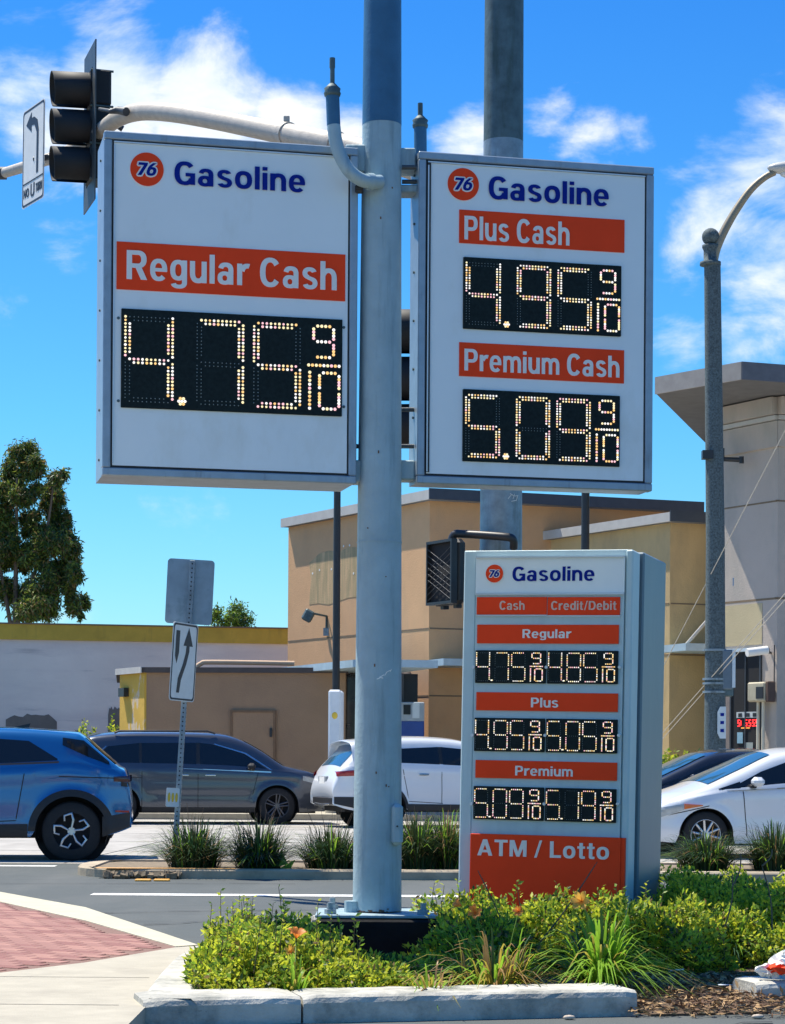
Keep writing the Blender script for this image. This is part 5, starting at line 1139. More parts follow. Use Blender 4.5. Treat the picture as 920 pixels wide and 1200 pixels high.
MB().tube([(.28, -.05, .2), (.28, -.05, .95)], .012, 6).build('cable', black, tb_)
# small wall bracket pieces
a = P(866, 682, 46.3); tag(MB().box(a, (.28, .2, .22), ch=.03).build('rod_bracket', M('bracket_blue', (.12, .22, .34), .5)), 'blue grey anchor bracket on the grey wall holding the canopy rod', 'bracket')
g = MB(); g.tube([P(846, 530, 45.8), P(846, 538, 45.8), P(870, 539, 45.6)], .05, 8); g.box(P(845, 533, 45.8), (.12, .15, .26)); g.cyl(P(869, 535, 45.6), P(869, 543, 45.6), .05, 8); tag(g.build('wall_arm', black), 'black steel arm fixed high on the grey wall beside the lamp pole', 'bracket')
for (x0, y0, x1, y1, Y0, Y1, lab) in ((925, 495, 770, 795, 38, 45, 'thin pale cable running from upper right down past the lamp pole'), (925, 690, 772, 864, 39, 44, 'upper of two parallel cables crossing in front of the doorway'), (925, 697, 772, 871, 39.3, 44.3, 'lower of two parallel cables crossing in front of the doorway')):
    g = MB(); a, b = P(x0, y0, Y0), P(x1, y1, Y1); dd = (b - a); a2 = a - dd * 1.2; b2_ = b + dd * max(0, (b.z) / max(.01, (a.z - b.z)) * 0 + .0)
    g.tube([a2, a, b], .008, 6); tag(g.build('guy_cable', M('cable_pale', (.5, .46, .38), .5)), lab, 'cable', 'guy cables near the lamp pole')

# ------------------------------------------------------------ trees
def tree(name, base, label, clumps, leaf, nper, mats, probs, limbs, trunk_r, droop=.3, width=.35):
    t = thing(name, base, label, 'tree'); g = MB()
    for L in limbs:
        pts = smooth_path([Vector(p) for p in L[0]], 4); g.tube(pts, list(np.linspace(L[1], L[2], len(pts))), 8)
    g.build('trunk', M('bark_pale', (.18, .13, .09), .9, var=.25, scale=3, bump=.5), t)
    PP = []
    for (x, y, z, rx, rz) in clumps:
        n = int(nper * rx * rz); k = max(5, int(rx * rz * 11)); 
        cc = rng.normal(size=(k, 3)); cc /= np.linalg.norm(cc, axis=1)[:, None]; cc *= rng.uniform(.35, .95, k)[:, None]
        idx = rng.integers(0, k, n); p = cc[idx] + rng.normal(size=(n, 3)) * .20; p = p * np.array([rx, rx, rz]) + np.array([x, y, z]); PP.append(p)
    p = np.concatenate(PP); ax = rng.normal(size=p.shape) * .6; ax[:, 2] -= droop
    V, Fc = leaf_cloud(p, ax, leaf, width=width); np_mesh('crown', V, Fc, mats, rng.choice(len(mats), size=len(p), p=probs).repeat(2), t)
    return t
ey = 80.0
def E(px, py): p = P(px, py, ey); return p
eb = P(15, 800, ey); eb.z = 0
e1 = leafmat('euc_olive', (.20, .26, .04), .4); e2 = leafmat('euc_dark', (.06, .11, .035), .3); e3 = leafmat('euc_tan', (.26, .18, .07), .35)
cl = []
for (px, py, rx, rz) in ((30, 545, 24, 30), (8, 560, 20, 26), (2, 600, 18, 30), (58, 590, 20, 34), (70, 560, 12, 16), (52, 625, 20, 26), (75, 635, 16, 22), (84, 652, 14, 18), (35, 650, 26, 22), (8, 640, 20, 30), (20, 690, 26, 30), (55, 690, 24, 34), (84, 695, 14, 30), (70, 670, 22, 24), (-20, 600, 26, 60), (-30, 670, 30, 50), (40, 715, 30, 20), (35, 610, 14, 20), (45, 540, 14, 16), (60, 650, 24, 26), (30, 580, 18, 22), (92, 672, 10, 20), (15, 660, 26, 20), (68, 610, 12, 24), (95, 712, 8, 16)):
    q = E(px, py) - eb; cl.append((q.x, random.uniform(-1.0, 1.0), q.z, rx / 32.5 * .92, rz / 32.5 * .92))
tr_l = lambda *pp: [tuple(E(*q) - eb) for q in pp]
tree('eucalyptus_tree', eb, 'tall eucalyptus with clumped olive crown rising behind the mustard parapet at left', cl, .20, 8000, [e1, e2, e3], [.42, .40, .18],
     [(tr_l((15, 880), (17, 760), (19, 640), (20, 560)), .14, .04), (tr_l((17, 740), (38, 680), (55, 620), (62, 570)), .09, .03), (tr_l((17, 760), (5, 690), (-10, 620)), .10, .03), (tr_l((25, 770), (42, 715), (70, 680)), .07, .03)], .3, droop=.6, width=.28)
b3 = P(268, 800, 74); b3.z = 0; q = P(268, 722, 74) - b3; q2 = P(282, 728, 74) - b3; q4 = P(255, 728, 74) - b3
tree('round_tree', b3, 'small round leafy tree top showing over the parapet beside the grey sign back', [(q.x, 0, q.z, .65, .55), (q2.x, .2, q2.z, .5, .35), (q4.x, 0, q4.z - .1, .5, .5)], .13, 3500, [lf2, e2, e1], [.35, .4, .25], [([(0, 0, 0), (0, 0, q.z * .6), (q.x, 0, q.z)], .12, .04)], .1, droop=0)

# ------------------------------------------------------------ cars
def cr_path(pts, k):
    return smooth_path([Vector((p[0], 0, p[1])) for p in pts], k)
rubber = M('tyre_rubber', (.018, .018, .019), .8, var=.15, scale=20)
glass_car = M('car_glass', (.010, .013, .016), .04, var=0, spec=.6)
glass_ws = M('glass_sky_tint', (.03, .10, .17), .03, var=0, spec=.9)  # blue base colour stands in for sky reflected in the glass
chrome = M('chrome', (.6, .62, .64), .2, metal=.9, var=0)
trim = M('black_trim', (.016, .016, .018), .55, var=.1)
redl = M('tail_red', (.30, .015, .02), .15, var=.1, coat=.5)
amber_l = M('amber_lens', (.75, .16, .03), .2, var=.1, coat=.5)
headl = M('headlight_clear', (.36, .40, .41), .12, var=.2, scale=12, coat=.8)
def make_car(S_):
    L, Wd = S_['L'], S_['W'] / 2; prof = cr_path(S_['prof'], 6); ar = S_['arch']; wx = S_['wheels']; R_w = S_['r']; sill = S_['sill']
    xs = np.array([p.x for p in prof]); zs = np.array([p.z for p in prof])
    XX = np.linspace(0, L, 400); ZT = np.array([zs[np.abs(xs - x) < .06].max() if (np.abs(xs - x) < .06).any() else np.interp(x, np.maximum.accumulate(xs), zs) for x in XX])
    top = lambda x: float(np.interp(x, XX, ZT)); belt = lambda x: float(np.interp(x, *zip(*S_['belt'])))
    def Wf(x):
        a = min(x, L - x); r = S_.get('corner', .5); a = max(0, min(a, r)) / r
        return Wd * (1 - (.20 if x < L / 2 else .26) * (1 - a) ** 2.2)
    def bot(x):
        z = sill + (.12 * (1 - min(x, .5) / .5) ** 2 if x < .5 else 0) + (.04 * (1 - min(L - x, .5) / .5) if L - x < .5 else 0)
        for w in wx:
            d = abs(x - w)
            if d < ar: z = max(z, R_w + math.sqrt(ar * ar - d * d) * .97)
        return z
    def sy_(x, z, zt=None):
        zt = top(x) if zt is None else zt; w = Wf(x); zb = min(belt(x), zt - .01)
        y = w
        if z < .45: y -= .05 * ((.45 - z) / .25) ** 2
        y -= .02 * max(0, (z - .65)) / .4 if z < zb else .02
        y += .012 * math.exp(-((z - (zb - .10)) / .045) ** 2) - .010 * math.exp(-((z - .55) / .10) ** 2)
        if z > zb: y -= S_['tumble'] * (z - zb) + .015
        for wq in wx:   # flared arches
            dd = math.hypot(x - wq, z - R_w)
            if z < zb: y += .022 * math.exp(-((dd - ar) / .07) ** 2)
        r = .10; dz = zt - z
        if dz < r: q = (r - max(0, dz)) / r; y -= r * .9 * (1 - math.sqrt(max(0, 1 - q * q)))
        return max(y, .02)
    st = []
    extra = []
    for w in wx: extra += list(w + ar * np.cos(np.linspace(0, math.pi, 22)))
    # station list (x, ztop)
    pr2 = [(p.x, p.z) for p in prof]
    seq = []
    for i in range(len(pr2) - 1):
        (xa, za), (xb, zb3) = pr2[i], pr2[i + 1]; seq.append((xa, za))
        ins = sorted([e for e in extra if min(xa, xb) < e < max(xa, xb)]); 
        if xb < xa: ins = ins[::-1]
        for e in ins: tt = (e - xa) / (xb - xa); seq.append((e, za + (zb3 - za) * tt))
    seq.append(pr2[-1])
    NL, NU, NT = 9, 8, 7; g = MB(); rows = []
    for (x, zt) in seq:
        zb_ = bot(x); zt = max(zt, zb_ + .03); zbelt = min(belt(x), zt - .02); zbelt = max(zbelt, zb_ + .01); ring = []
        for k in range(NL): z = zb_ + (zbelt - zb_) * k / NL; ring.append((x, sy_(x, z, zt), z))
        for k in range(NU + 1): z = zbelt + (zt - zbelt) * (1 - (1 - k / NU) ** 1.6); ring.append((x, sy_(x, z, zt), z))
        ye_ = ring[-1][1]
        for k in range(1, NT + 1): f = 1 - k / NT; ring.append((x, ye_ * f, zt + S_.get('crown', .04) * (1 - f * f)))
        rows.append(ring)
    n = len(rows[0])
    for sgn in (1, -1):
        vs = [(x - L / 2, y * sgn, z) for ring in rows for (x, y, z) in ring]
        fs = []
        for i in range(len(rows) - 1):
            for j in range(n - 1):
                q = (i * n + j, (i + 1) * n + j, (i + 1) * n + j + 1, i * n + j + 1); fs.append(q if sgn > 0 else q[::-1])
        g.add(vs, fs, 0, True)
    # end caps
    for ring, fl in ((rows[0], 1), (rows[-1], -1)):
        vs = [(x - L / 2, y, z) for (x, y, z) in ring] + [(x - L / 2, -y, z) for (x, y, z) in ring[::-1]]; f = tuple(range(len(vs))); g.add(vs, [f if fl > 0 else f[::-1]], 0)
    return g, sy_, top, Wf, bot
def side_patch(S_, fn, poly_lo, poly_hi, off_=.006, th=.0, sides=(1, -1), nx=24, nz=5):
    """mesh over the body side between lower and upper polylines (lists of (x,z))"""
    xs0 = max(poly_lo[0][0], poly_hi[0][0]); x1 = min(poly_lo[-1][0], poly_hi[-1][0]); L = S_['L']; g = MB()
    lx_, lz = zip(*poly_lo); hx_, hz = zip(*poly_hi)
    xs = sorted(set(list(np.linspace(xs0, x1, nx)) + [x for x in lx_ + hx_ if xs0 <= x <= x1]))
    for sgn in sides:
        vs = []
        for x in xs:
            a, b = np.interp(x, lx_, lz), np.interp(x, hx_, hz)
            for k in range(nz + 1): z = a + (b - a) * k / nz; vs.append((x - L / 2, (fn(x, z) + off_) * sgn, z))
        m_ = nz + 1; fs = []
        for i in range(len(xs) - 1):
            for j in range(nz):
                q = (i * m_ + j, (i + 1) * m_ + j, (i + 1) * m_ + j + 1, i * m_ + j + 1); fs.append(q if sgn > 0 else q[::-1])
        # rim skirt so that the patch has thickness
        o = len(vs); vs2 = [(v[0], v[1] - sgn * (off_ + .01), v[2]) for v in vs]; allv = vs + vs2; per = [i * m_ for i in range(len(xs))] + [(len(xs) - 1) * m_ + j for j in range(1, m_)] + [i * m_ + m_ - 1 for i in range(len(xs) - 2, -1, -1)] + [j for j in range(m_ - 2, 0, -1)]
        for a, b in zip(per, per[1:] + per[:1]): fs.append((a, a + o, b + o, b) if sgn > 0 else (a, b, b + o, a + o))
        g.add(allv, fs, 0, False)
    return g
def top_patch(S_, fn, i0, i1, frac, off_=.006, inset0=0.):
    """glass over the top profile between profile control points i0..i1"""
    prof = cr_path(S_['prof'], 6); L = S_['L']; seg = prof[int(i0 * 6):int(i1 * 6) + 1]; g = MB(); n = 13; rows = []
    for k, p in enumerate(seg):
        t = (seg[min(k + 1, len(seg) - 1)] - seg[max(k - 1, 0)]).normalized(); nr = Vector((-t.z, 0, t.x)); nr = nr if nr.z > 0 or abs(nr.z) < 1e-3 else -nr
        ye_ = fn(p.x, p.z - .012, p.z)
        for j in range(n):
            f = -1 + 2 * j / (n - 1); f *= frac; rows.append((p.x - L / 2 + nr.x * off_, ye_ * f, p.z + S_.get('crown', .04) * (1 - f * f) + nr.z * off_))
    fs = [(i * n + j, i * n + j + 1, (i + 1) * n + j + 1, (i + 1) * n + j) for i in range(len(seg) - 1) for j in range(n - 1)]
    g.add(rows, fs, 0, True); return g
def wheel(t, x, y, r, style, sgn):
    w = MB(); wd = .22
    w.lathe([(0, r * .62), (0, r * .93), (.02, r * .985), (.05, r), (wd - .05, r), (wd - .02, r * .985), (wd, r * .93), (wd, r * .62)], (x, y - sgn * 0, r), (0, -sgn, 0), 40)
    wl2 = bpy.data.objects.new('wheel', None); C.objects.link(wl2); wl2.parent = t
    w.build('tyre', rubber, wl2)
    rm = MB(); rm.lathe([(.03, r * .66), (.012, r * .645), (.03, r * .60), (.10, r * .56), (.12, 0)], (x, y, r), (0, -sgn, 0), 40); 
    dk = style in ('pinwheel', 'dark')
    rim = rm.build('rim', trim if dk else M('rim_shadow', (.10, .10, .105), .4, metal=.5, var=.1), wl2)
    sp_ = MB(); R_ = r * .62
    sil = M('rim_silver', (.62, .64, .66), .28, metal=.8, var=.05)
    if style == 'pinwheel':
        for k in range(5):
            a = k * 2 * math.pi / 5 + .3
            def pt(rad, an): return Vector((x + rad * math.cos(an), y + sgn * -.014 + sgn * .02, r + rad * math.sin(an)))
            pth = [pt(R_ * .14, a), pt(R_ * .62, a + .18), pt(R_ * .97, a + .02), pt(R_ * .92, a - .42), pt(R_ * .66, a - .58)]
            sp_.tube(pth, [.012, .018, .02, .016, .012], 6)
    else:
        for k in range(5 if style != 'multi' else 10):
            a = k * 2 * math.pi / (5 if style != 'multi' else 10) + .2; d_ = Vector((math.cos(a), 0, math.sin(a))); c_0 = Vector((x, y, r))
            for o_2 in ((-.035, .035) if style != 'multi' else (0,)):
                side = Vector((-d_.z, 0, d_.x)) * o_2
                sp_.tube([c_0 + d_ * r * .10 + side * .5 + Vector((0, -sgn * .035, 0)), c_0 + d_ * r * .62 + side + Vector((0, -sgn * .01, 0))], [.022, .018], 6)
        sp_.lathe([(.0, r * .655), (-.004, r * .64), (.01, r * .62)], (x, y, r), (0, -sgn, 0), 40)
    sp_.cyl((x, y - sgn * .035, r), (x, y + sgn * .0, r), .05, 14); sp_.build('spokes', sil if style != 'dark' else M('rim_graphite', (.10, .10, .11), .3, metal=.7), rim)
def car(label, loc, rz, S_, paintm):
    t = thing('parked_car' if 'parked' in label else 'car', loc, label, 'car', rz); L = S_['L']
    g, fn, top, Wf, bot = make_car(S_); body = g.build('body', paintm, t)
    u = MB(); u.box((0, 0, (S_['sill'] + .55) / 2 + .0), (L - .5, S_['W'] - .52, .55 - S_['sill'] + .05)); u.build('underbody', black_matt, t)
    for w in S_['wheels']:
        for sgn in (1, -1):
            lin = MB(); R2 = S_['arch'] * .985; n = 18; vs = []
            for k in range(n + 1):
                a = math.pi * (-.12 + 1.24 * k / n); vs += [(w - L / 2 + R2 * math.cos(a), sgn * (Wf(w) - .01), S_['r'] + R2 * math.sin(a)), (w - L / 2 + R2 * math.cos(a), sgn * (Wf(w) - .34), S_['r'] + R2 * math.sin(a))]
            lin.add(vs, [(k * 2, k * 2 + 1, k * 2 + 3, k * 2 + 2) for k in range(n)]); lin.cyl((w - L / 2, sgn * (Wf(w) - .335), S_['r'] + .02), (w - L / 2, sgn * (Wf(w) - .36), S_['r'] + .02), S_['arch'] + .03, 24); lin.build('wheel_liner', black_matt, t)
            wheel(t, w - L / 2, sgn * (Wf(w) - .03), S_['r'], S_['rim'], sgn)
    for (lo, hi) in S_['windows']: 
        for sd in (1, -1): side_patch(S_, fn, lo, hi, .005, sides=(sd,)).build('side_window', glass_car, t)
    for (name, i0, i1, fr2, m_) in S_['glass']: top_patch(S_, fn, i0, i1, fr2).build(name, m_, t)
    for (name, m_, lo, hi, off_, sides) in S_.get('patches', []): 
        for sd in sides: side_patch(S_, fn, lo, hi, off_, sides=(sd,), nx=12, nz=4).build(name, m_, t)
    for (x0, z0, x1, z1) in S_.get('seams', []):
        for sd in (1, -1):
            m2 = MB(); n = 14; vs = []
            for k in range(n + 1):
                x = x0 + (x1 - x0) * k / n; z = z0 + (z1 - z0) * k / n; hz = abs(x1 - x0) > abs(z1 - z0); w_ = .006
                y = (fn(x, z) + .002) * sd
                vs += [(x - L / 2 - (0 if hz else w_), y, z - (w_ if hz else 0)), (x - L / 2 + (0 if hz else w_), y, z + (w_ if hz else 0))]
            m2.add(vs, [(k * 2, k * 2 + 1, k * 2 + 3, k * 2 + 2) for k in range(n)]); m2.build('door_seam', black_matt, t)
    for (x, z, m_) in S_.get('handles', []):
        for sd in (1, -1):
            hmb = MB(); hmb.box((x - L / 2, (fn(x, z) + .018) * sd, z), (.20, .022, .032), ch=.008); hmb.build('door_handle', m_, t)
    if S_.get('clad'):
        cw, cm = S_['clad']
        for w in S_['wheels']:
            for sd in (1, -1):
                m2 = MB(); n = 28; vs = []; L2 = []
                for k in range(n + 1):
                    a = math.pi * (k / n) * 1.0
                    for rr2 in (S_['arch'] - .005, S_['arch'] + cw):
                        x = w + rr2 * math.cos(a); z = S_['r'] + rr2 * math.sin(a) * .97; z = max(z, S_['sill']); vs.append((x - L / 2, (fn(min(max(x, .01), L - .01), z) + .012) * sd, z)); 
                fs = [(k * 2, k * 2 + 2, k * 2 + 3, k * 2 + 1) for k in range(n)]
                o = len(vs); vs2 = [(a_, b_ - sd * .03, c_2) for a_, b_, c_2 in vs]
                fs += [(k * 2 + 1, k * 2 + 3, k * 2 + 3 + o, k * 2 + 1 + o) for k in range(n)] + [(k * 2, k * 2 + o, k * 2 + 2 + o, k * 2 + 2) for k in range(n)]
                m2.add(vs + vs2, fs); m2.build('arch_cladding', cm, t)
    if S_.get('mirror'):
        x, z = S_['mirror']
        for sd in (1, -1):
            y = fn(x, z) * sd; m2 = MB(); m2.box((x - L / 2 - .01, y + sd * .14, z + .07), (.15, .20, .125), ch=.045); mr_ = m2.build('mirror', paintm if S_.get('mirror_paint', 1) else trim, t); m3 = MB(); m3.box((x - L / 2 + .02, y + sd * .04, z + .01), (.08, .12, .05), ch=.015); m3.build('mirror_stalk', trim, mr_)
    return t, fn, top
def paint_m(n, c, rough=.25, metal=.2): return M(n, c, rough, metal=metal, var=.02, scale=2, coat=1.0)
blue_p = paint_m('paint_blue', (.010, .13, .34), .22, .35); grey_p = paint_m('paint_slate', (.055, .065, .085), .3, .4); white_p = paint_m('paint_white', (.72, .74, .75), .3, 0); black_p = paint_m('paint_black', (.015, .017, .022), .25, .2)
# blue crossover (faces left: rotated by pi, rear at right)
SB = dict(L=4.64, W=1.88, r=.37, arch=.45, wheels=(.74, 3.75), sill=.30, tumble=.42, rim='pinwheel', corner=.55, crown=.03,
          prof=[(.03, .42), (.0, .62), (.02, .90), (.07, 1.10), (.17, 1.17), (.40, 1.36), (.62, 1.55), (.80, 1.595), (1.5, 1.64), (2.3, 1.63), (2.9, 1.50), (3.6, 1.12), (3.8, 1.05), (4.35, .94), (4.58, .75), (4.64, .45)],
          belt=[(0, 1.12), (.8, 1.18), (4.64, 1.02)], windows=[([(.92, 1.25), (1.9, 1.19)], [(.92, 1.27), (1.28, 1.49), (1.9, 1.53)]), ([(1.96, 1.19), (2.9, 1.12), (3.25, 1.10)], [(1.96, 1.53), (2.5, 1.50), (2.9, 1.34), (3.25, 1.12)])],
          glass=[('rear_window', 4.3, 5.9, .86, glass_car), ('windshield', 9.5, 11.4, .86, glass_ws)],
          patches=[('quarter_glass', glass_car, [(.28, 1.20), (.55, 1.30), (.86, 1.44)], [(.28, 1.235), (.60, 1.50), (.86, 1.535)], .006, (1, -1)), ('lower_cladding', trim, [(1.28, .30), (3.28, .30)], [(1.28, .46), (3.28, .42)], .012, (1, -1)),
                   ('bumper_cladding', trim, [(.02, .42), (.36, .30)], [(.02, .60), (.36, .55)], .012, (1, -1)), ('tail_light', M('tail_smoked', (.05, .012, .018), .2, var=.1, coat=.5), [(.02, .98), (.22, .99)], [(.02, 1.06), (.22, 1.05)], .008, (1, -1)), ('tail_light_gap', trim, [(.03, .92), (.13, .93)], [(.03, .975), (.13, .985)], .007, (1, -1)), ('reflector', redl, [(.03, .60), (.2, .61)], [(.03, .625), (.2, .63)], .014, (1, -1)), ('belt_moulding', trim, [(.9, 1.215), (2.0, 1.165), (3.3, 1.09)], [(.9, 1.24), (2.0, 1.19), (3.3, 1.11)], .009, (1, -1))],
          seams=[(1.42, .52, 1.30, 1.22), (1.42, .5, 2.3, .46), (2.3, .46, 2.35, 1.16), (.16, 1.03, .9, 1.05)], handles=[(1.75, .98, blue_p)], clad=(.085, trim), mirror=(3.2, 1.08))
xB = P(157, 950, 28.0).x
carB, fnB, topB = car('bright blue crossover car with pinwheel alloy wheels cut off by the left edge', (xB - SB['L'] / 2 - .07, 28.3, .004), R(180 + 6), SB, blue_p)
MB().prism([(-2.32 + 1.55, -.01, 1.66), (-2.32 + 1.32, -.01, 1.67), (-2.32 + 1.30, -.01, 1.72)], (0, .02, 0)).build('roof_fin', black, carB)
# grey minivan facing right, slightly away
SG = dict(L=5.15, W=1.98, r=.36, arch=.42, wheels=(1.05, 4.12), sill=.24, tumble=.34, rim='dark', corner=.6, crown=.05,
          prof=[(.04, .40), (.0, .62), (.03, .95), (.10, 1.20), (.22, 1.38), (.42, 1.60), (.62, 1.70), (1.4, 1.76), (2.8, 1.75), (3.35, 1.66), (3.8, 1.44), (4.2, 1.17), (4.4, 1.10), (4.9, .98), (5.1, .78), (5.15, .45)],
          belt=[(0, 1.12), (2.5, 1.08), (5.15, 1.0)], windows=[([(.55, 1.18), (1.45, 1.13)], [(.55, 1.22), (.85, 1.50), (1.45, 1.57)]), ([(1.50, 1.13), (2.55, 1.09)], [(1.50, 1.57), (2.55, 1.58)]), ([(2.62, 1.09), (3.95, 1.03)], [(2.62, 1.58), (3.1, 1.52), (3.5, 1.36), (3.95, 1.06)])],
          glass=[('rear_window', 3.1, 4.9, .88, glass_ws), ('windshield', 9.4, 11.6, .86, glass_ws)],
          patches=[('window_trim', chrome, [(.50, 1.155), (1.5, 1.105), (2.6, 1.065), (4.0, 1.005)], [(.50, 1.18), (1.5, 1.13), (2.6, 1.09), (4.0, 1.03)], .007, (1, -1)), ('window_trim', chrome, [(2.9, 1.55), (3.5, 1.37), (4.02, 1.04)], [(2.9, 1.57), (3.52, 1.39), (4.02, 1.06)], .008, (1, -1)),
                   ('window_trim', chrome, [(.49, 1.20), (.82, 1.50)], [(.51, 1.24), (.84, 1.535)], .008, (1, -1)), ('window_pillar', trim, [(1.42, 1.14), (1.53, 1.13)], [(1.42, 1.57), (1.53, 1.57)], .004, (1, -1)), ('window_pillar', trim, [(2.52, 1.09), (2.65, 1.09)], [(2.52, 1.58), (2.65, 1.58)], .004, (1, -1)), ('sill_trim', trim, [(1.5, .24), (3.68, .24)], [(1.5, .33), (3.68, .33)], .01, (1, -1)), ('tail_light', redl, [(.02, 1.02), (.40, 1.04)], [(.02, 1.14), (.40, 1.12)], .008, (1, -1)), ('headlight', headl, [(4.62, .86), (5.08, .74)], [(4.62, .95), (5.08, .84)], .008, (1, -1))],
          seams=[(1.50, .34, 1.50, 1.11), (2.58, .30, 2.58, 1.07), (3.62, .5, 3.75, 1.02), (1.5, .30, 3.6, .30), (1.15, .90, 1.5, .90)], handles=[(2.30, .95, chrome), (2.82, .95, chrome)], mirror=(3.62, 1.06), mirror_paint=0)
hd = R(9); cx = P(104, 900, 43.4).x + math.cos(hd) * SG['L'] / 2 - .52
carG, fnG, topG = car('dark grey minivan with chrome window line passing behind the leaning sign post', (cx, 43.9, .004), hd, SG, grey_p)
for y in (-.72, .72): MB().tube([(-1.6, y, 1.76), (-1.5, y, 1.80), (.2, y, 1.81), (.35, y, 1.76)], .018, 8).build('roof_rail', trim, carG)
# white SUV facing right and away
SW = dict(L=4.65, W=1.86, r=.36, arch=.42, wheels=(.95, 3.67), sill=.32, tumble=.40, rim='spoke', corner=.6, crown=.05,
          prof=[(.06, .45), (.0, .60), (.0, .78), (.10, 1.02), (.20, 1.15), (.42, 1.38), (.50, 1.52), (.36, 1.58), (.75, 1.63), (1.6, 1.68), (2.5, 1.64), (3.0, 1.48), (3.6, 1.15), (3.8, 1.08), (4.4, .96), (4.6, .75), (4.65, .45)],
          belt=[(0, 1.12), (.8, 1.17), (2.5, 1.10), (4.65, 1.0)], windows=[([(.85, 1.24), (1.55, 1.18), (2.05, 1.15)], [(.85, 1.28), (1.2, 1.48), (2.05, 1.52)]), ([(2.12, 1.15), (3.35, 1.06)], [(2.12, 1.52), (2.6, 1.48), (3.0, 1.34), (3.35, 1.10)])],
          glass=[('rear_window', 3.9, 6.1, .80, glass_ws), ('windshield', 10.5, 12.3, .86, glass_ws)],
          patches=[('tail_light', redl, [(.06, .96), (.60, .98)], [(.06, 1.05), (.60, 1.10)], .010, (1, -1)), ('window_pillar', trim, [(2.02, 1.15), (2.15, 1.14)], [(2.02, 1.52), (2.15, 1.52)], .004, (1, -1)), ('lower_cladding', trim, [(1.4, .32), (3.25, .32)], [(1.4, .45), (3.25, .43)], .012, (1, -1)), ('bumper_cladding', trim, [(.02, .45), (.5, .34)], [(.02, .58), (.5, .58)], .012, (1, -1))],
          seams=[(1.42, .55, 1.30, 1.16), (1.42, .5, 2.1, .46), (2.08, .46, 2.08, 1.14), (3.25, .46, 3.3, 1.05)], handles=[(1.72, 1.00, chrome), (2.75, .97, chrome)], clad=(.05, trim), mirror=(3.1, 1.10))
hw = R(18); pxr = P(369, 930, 41.6); cx = pxr.x + math.cos(hw) * SW['L'] / 2 - .05
# near rear corner sits at rear centre minus half width along the side vector
cx = pxr.x + math.cos(hw) * SW['L'] / 2 + .12; cy = 41.9 + math.sin(hw) * SW['L'] / 2
carW, fnW, topW = car('white SUV seen behind the blue sign pole with dark red tail light', (cx, cy, .004), hw, SW, white_p)
b = MB(); b.box((-2.325 + .035, 0, .86), (.05, .56, .20), ch=.01); lpn = b.build('plate_recess', M('recess_grey', (.25, .27, .28), .5), carW); MB().box((-2.325 + .004, 0, .86), (.012, .34, .17)).build('licence_plate', letter_white, lpn)
MB().box((-2.325 + .03, 0, .50), (.05, 1.3, .14), ch=.02).build('rear_bumper_trim', trim, carW)
MB().tube([(-2.31, -.5, .44), (-2.33, 0, .42), (-2.31, .5, .44)], .02, 8).build('bumper_chrome', chrome, carW)
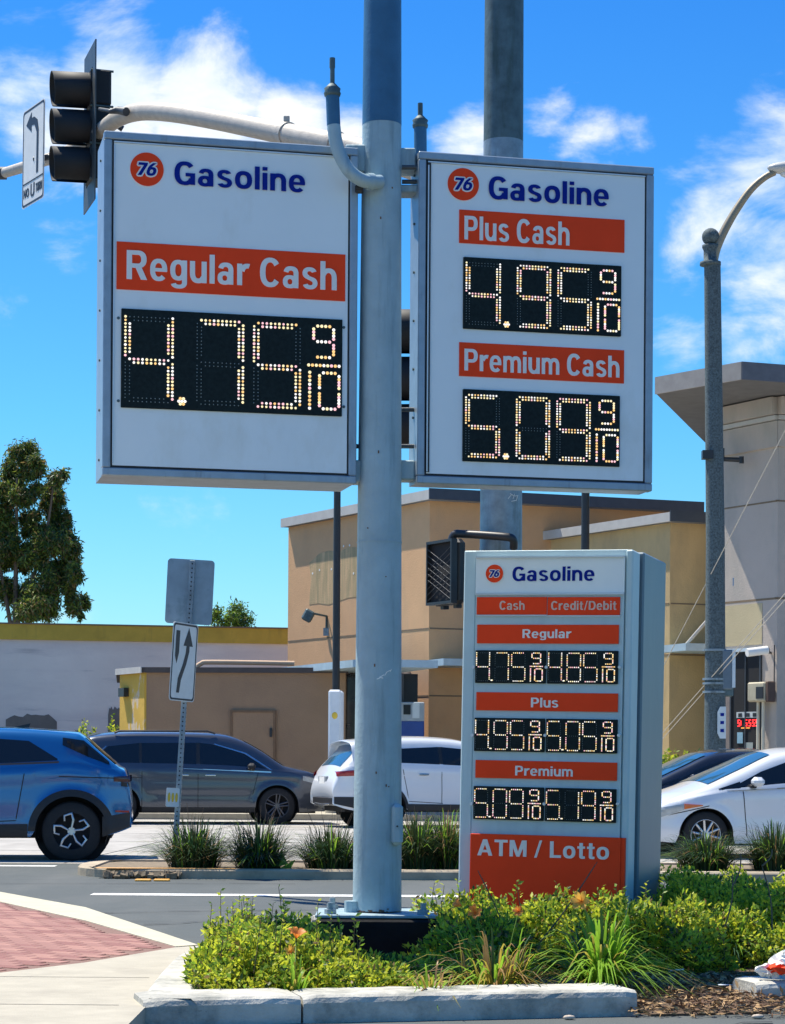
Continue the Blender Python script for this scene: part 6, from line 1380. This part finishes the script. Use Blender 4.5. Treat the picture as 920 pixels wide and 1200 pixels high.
# white sedan facing left and slightly toward the camera
SS = dict(L=4.54, W=1.76, r=.315, arch=.365, wheels=(1.05, 3.78), sill=.20, tumble=.42, rim='multi', corner=.75, crown=.05,
          prof=[(.04, .42), (.0, .60), (.03, .85), (.14, .97), (.45, 1.02), (.75, 1.10), (1.3, 1.33), (1.7, 1.42), (2.2, 1.44), (2.72, 1.39), (3.2, 1.19), (3.70, .97), (3.86, .91), (4.18, .80), (4.4, .67), (4.52, .52), (4.54, .36)],
          belt=[(0, .98), (2.5, .95), (3.5, .90), (4.54, .72)], windows=[([(.98, 1.06), (2.0, .99)], [(.98, 1.10), (1.35, 1.27), (2.0, 1.33)]), ([(2.06, .99), (3.40, .93)], [(2.06, 1.33), (2.6, 1.29), (3.0, 1.15), (3.40, .95)])],
          glass=[('rear_window', 5.1, 6.7, .86, glass_ws), ('windshield', 9.25, 11.15, .88, glass_ws)],
          patches=[('headlight', headl, [(4.085, .645), (4.45, .52)], [(4.085, .725), (4.45, .66)], .010, (1, -1)), ('turn_lens', amber_l, [(3.84, .70), (4.08, .655)], [(3.84, .712), (4.08, .725)], .013, (1, -1)), ('tail_light', redl, [(.03, .78), (.35, .82)], [(.03, .92), (.35, .92)], .008, (1, -1)), ('window_trim', trim, [(2.02, .965), (3.56, .895)], [(2.02, .99), (3.56, .915)], .007, (1, -1)), ('corner_glass', glass_car, [(3.30, .930), (3.60, .915)], [(3.30, 1.02), (3.60, .925)], .007, (1, -1))],
          seams=[(1.98, .3, 1.98, .96), (3.22, .3, 3.28, .93), (1.3, .25, 3.1, .25), (3.75, .70, 4.35, .56)], handles=[(2.15, .84, white_p), (1.2, .86, white_p)], mirror=(3.12, .95))
hs = R(180 + 10)
def front_at(px, Y, L, W, h):   # place the near front corner at a measured spot
    f = Vector((math.cos(h), math.sin(h), 0)); x = P(px, 950, Y).x; return Vector((x, Y, 0)) - f * (L / 2)
c0 = front_at(739, 29.9, SS['L'], SS['W'], hs)
carS, fnS, topS = car('white sedan with amber cornered headlight at the right edge', (c0.x + .02, c0.y, .004), hs, SS, white_p)
for sd in (-1, 1):
    MB().tube([(.75, sd * .25 - .2, .97), (1.0, sd * .25 + .1, 1.12)], .008, 6).build('wiper', trim, carS)
MB().box((2.20, 0, .40), (.06, 1.0, .14), ch=.02).build('lower_grille', black_matt, carS); MB().box((2.22, 0, .60), (.05, .6, .06), ch=.02).build('upper_grille', trim, carS)
SK = dict(SS); SK['windows'] = SS['windows']; SK['patches'] = [p_ for p_ in SS['patches'] if p_[0] != 'turn_lens']; SK['prof'] = [(x, z * 1.0 if z < 1 else z * 1.0) for x, z in SS['prof']]; SK['handles'] = [(2.15, .84, black_p)]
c0 = front_at(688, 34.6, SS['L'], SS['W'], hs)
carK, _, _ = car('black sedan with sky-tinted windshield directly behind the white sedan', (c0.x, c0.y, .004), hs, SK, black_p)
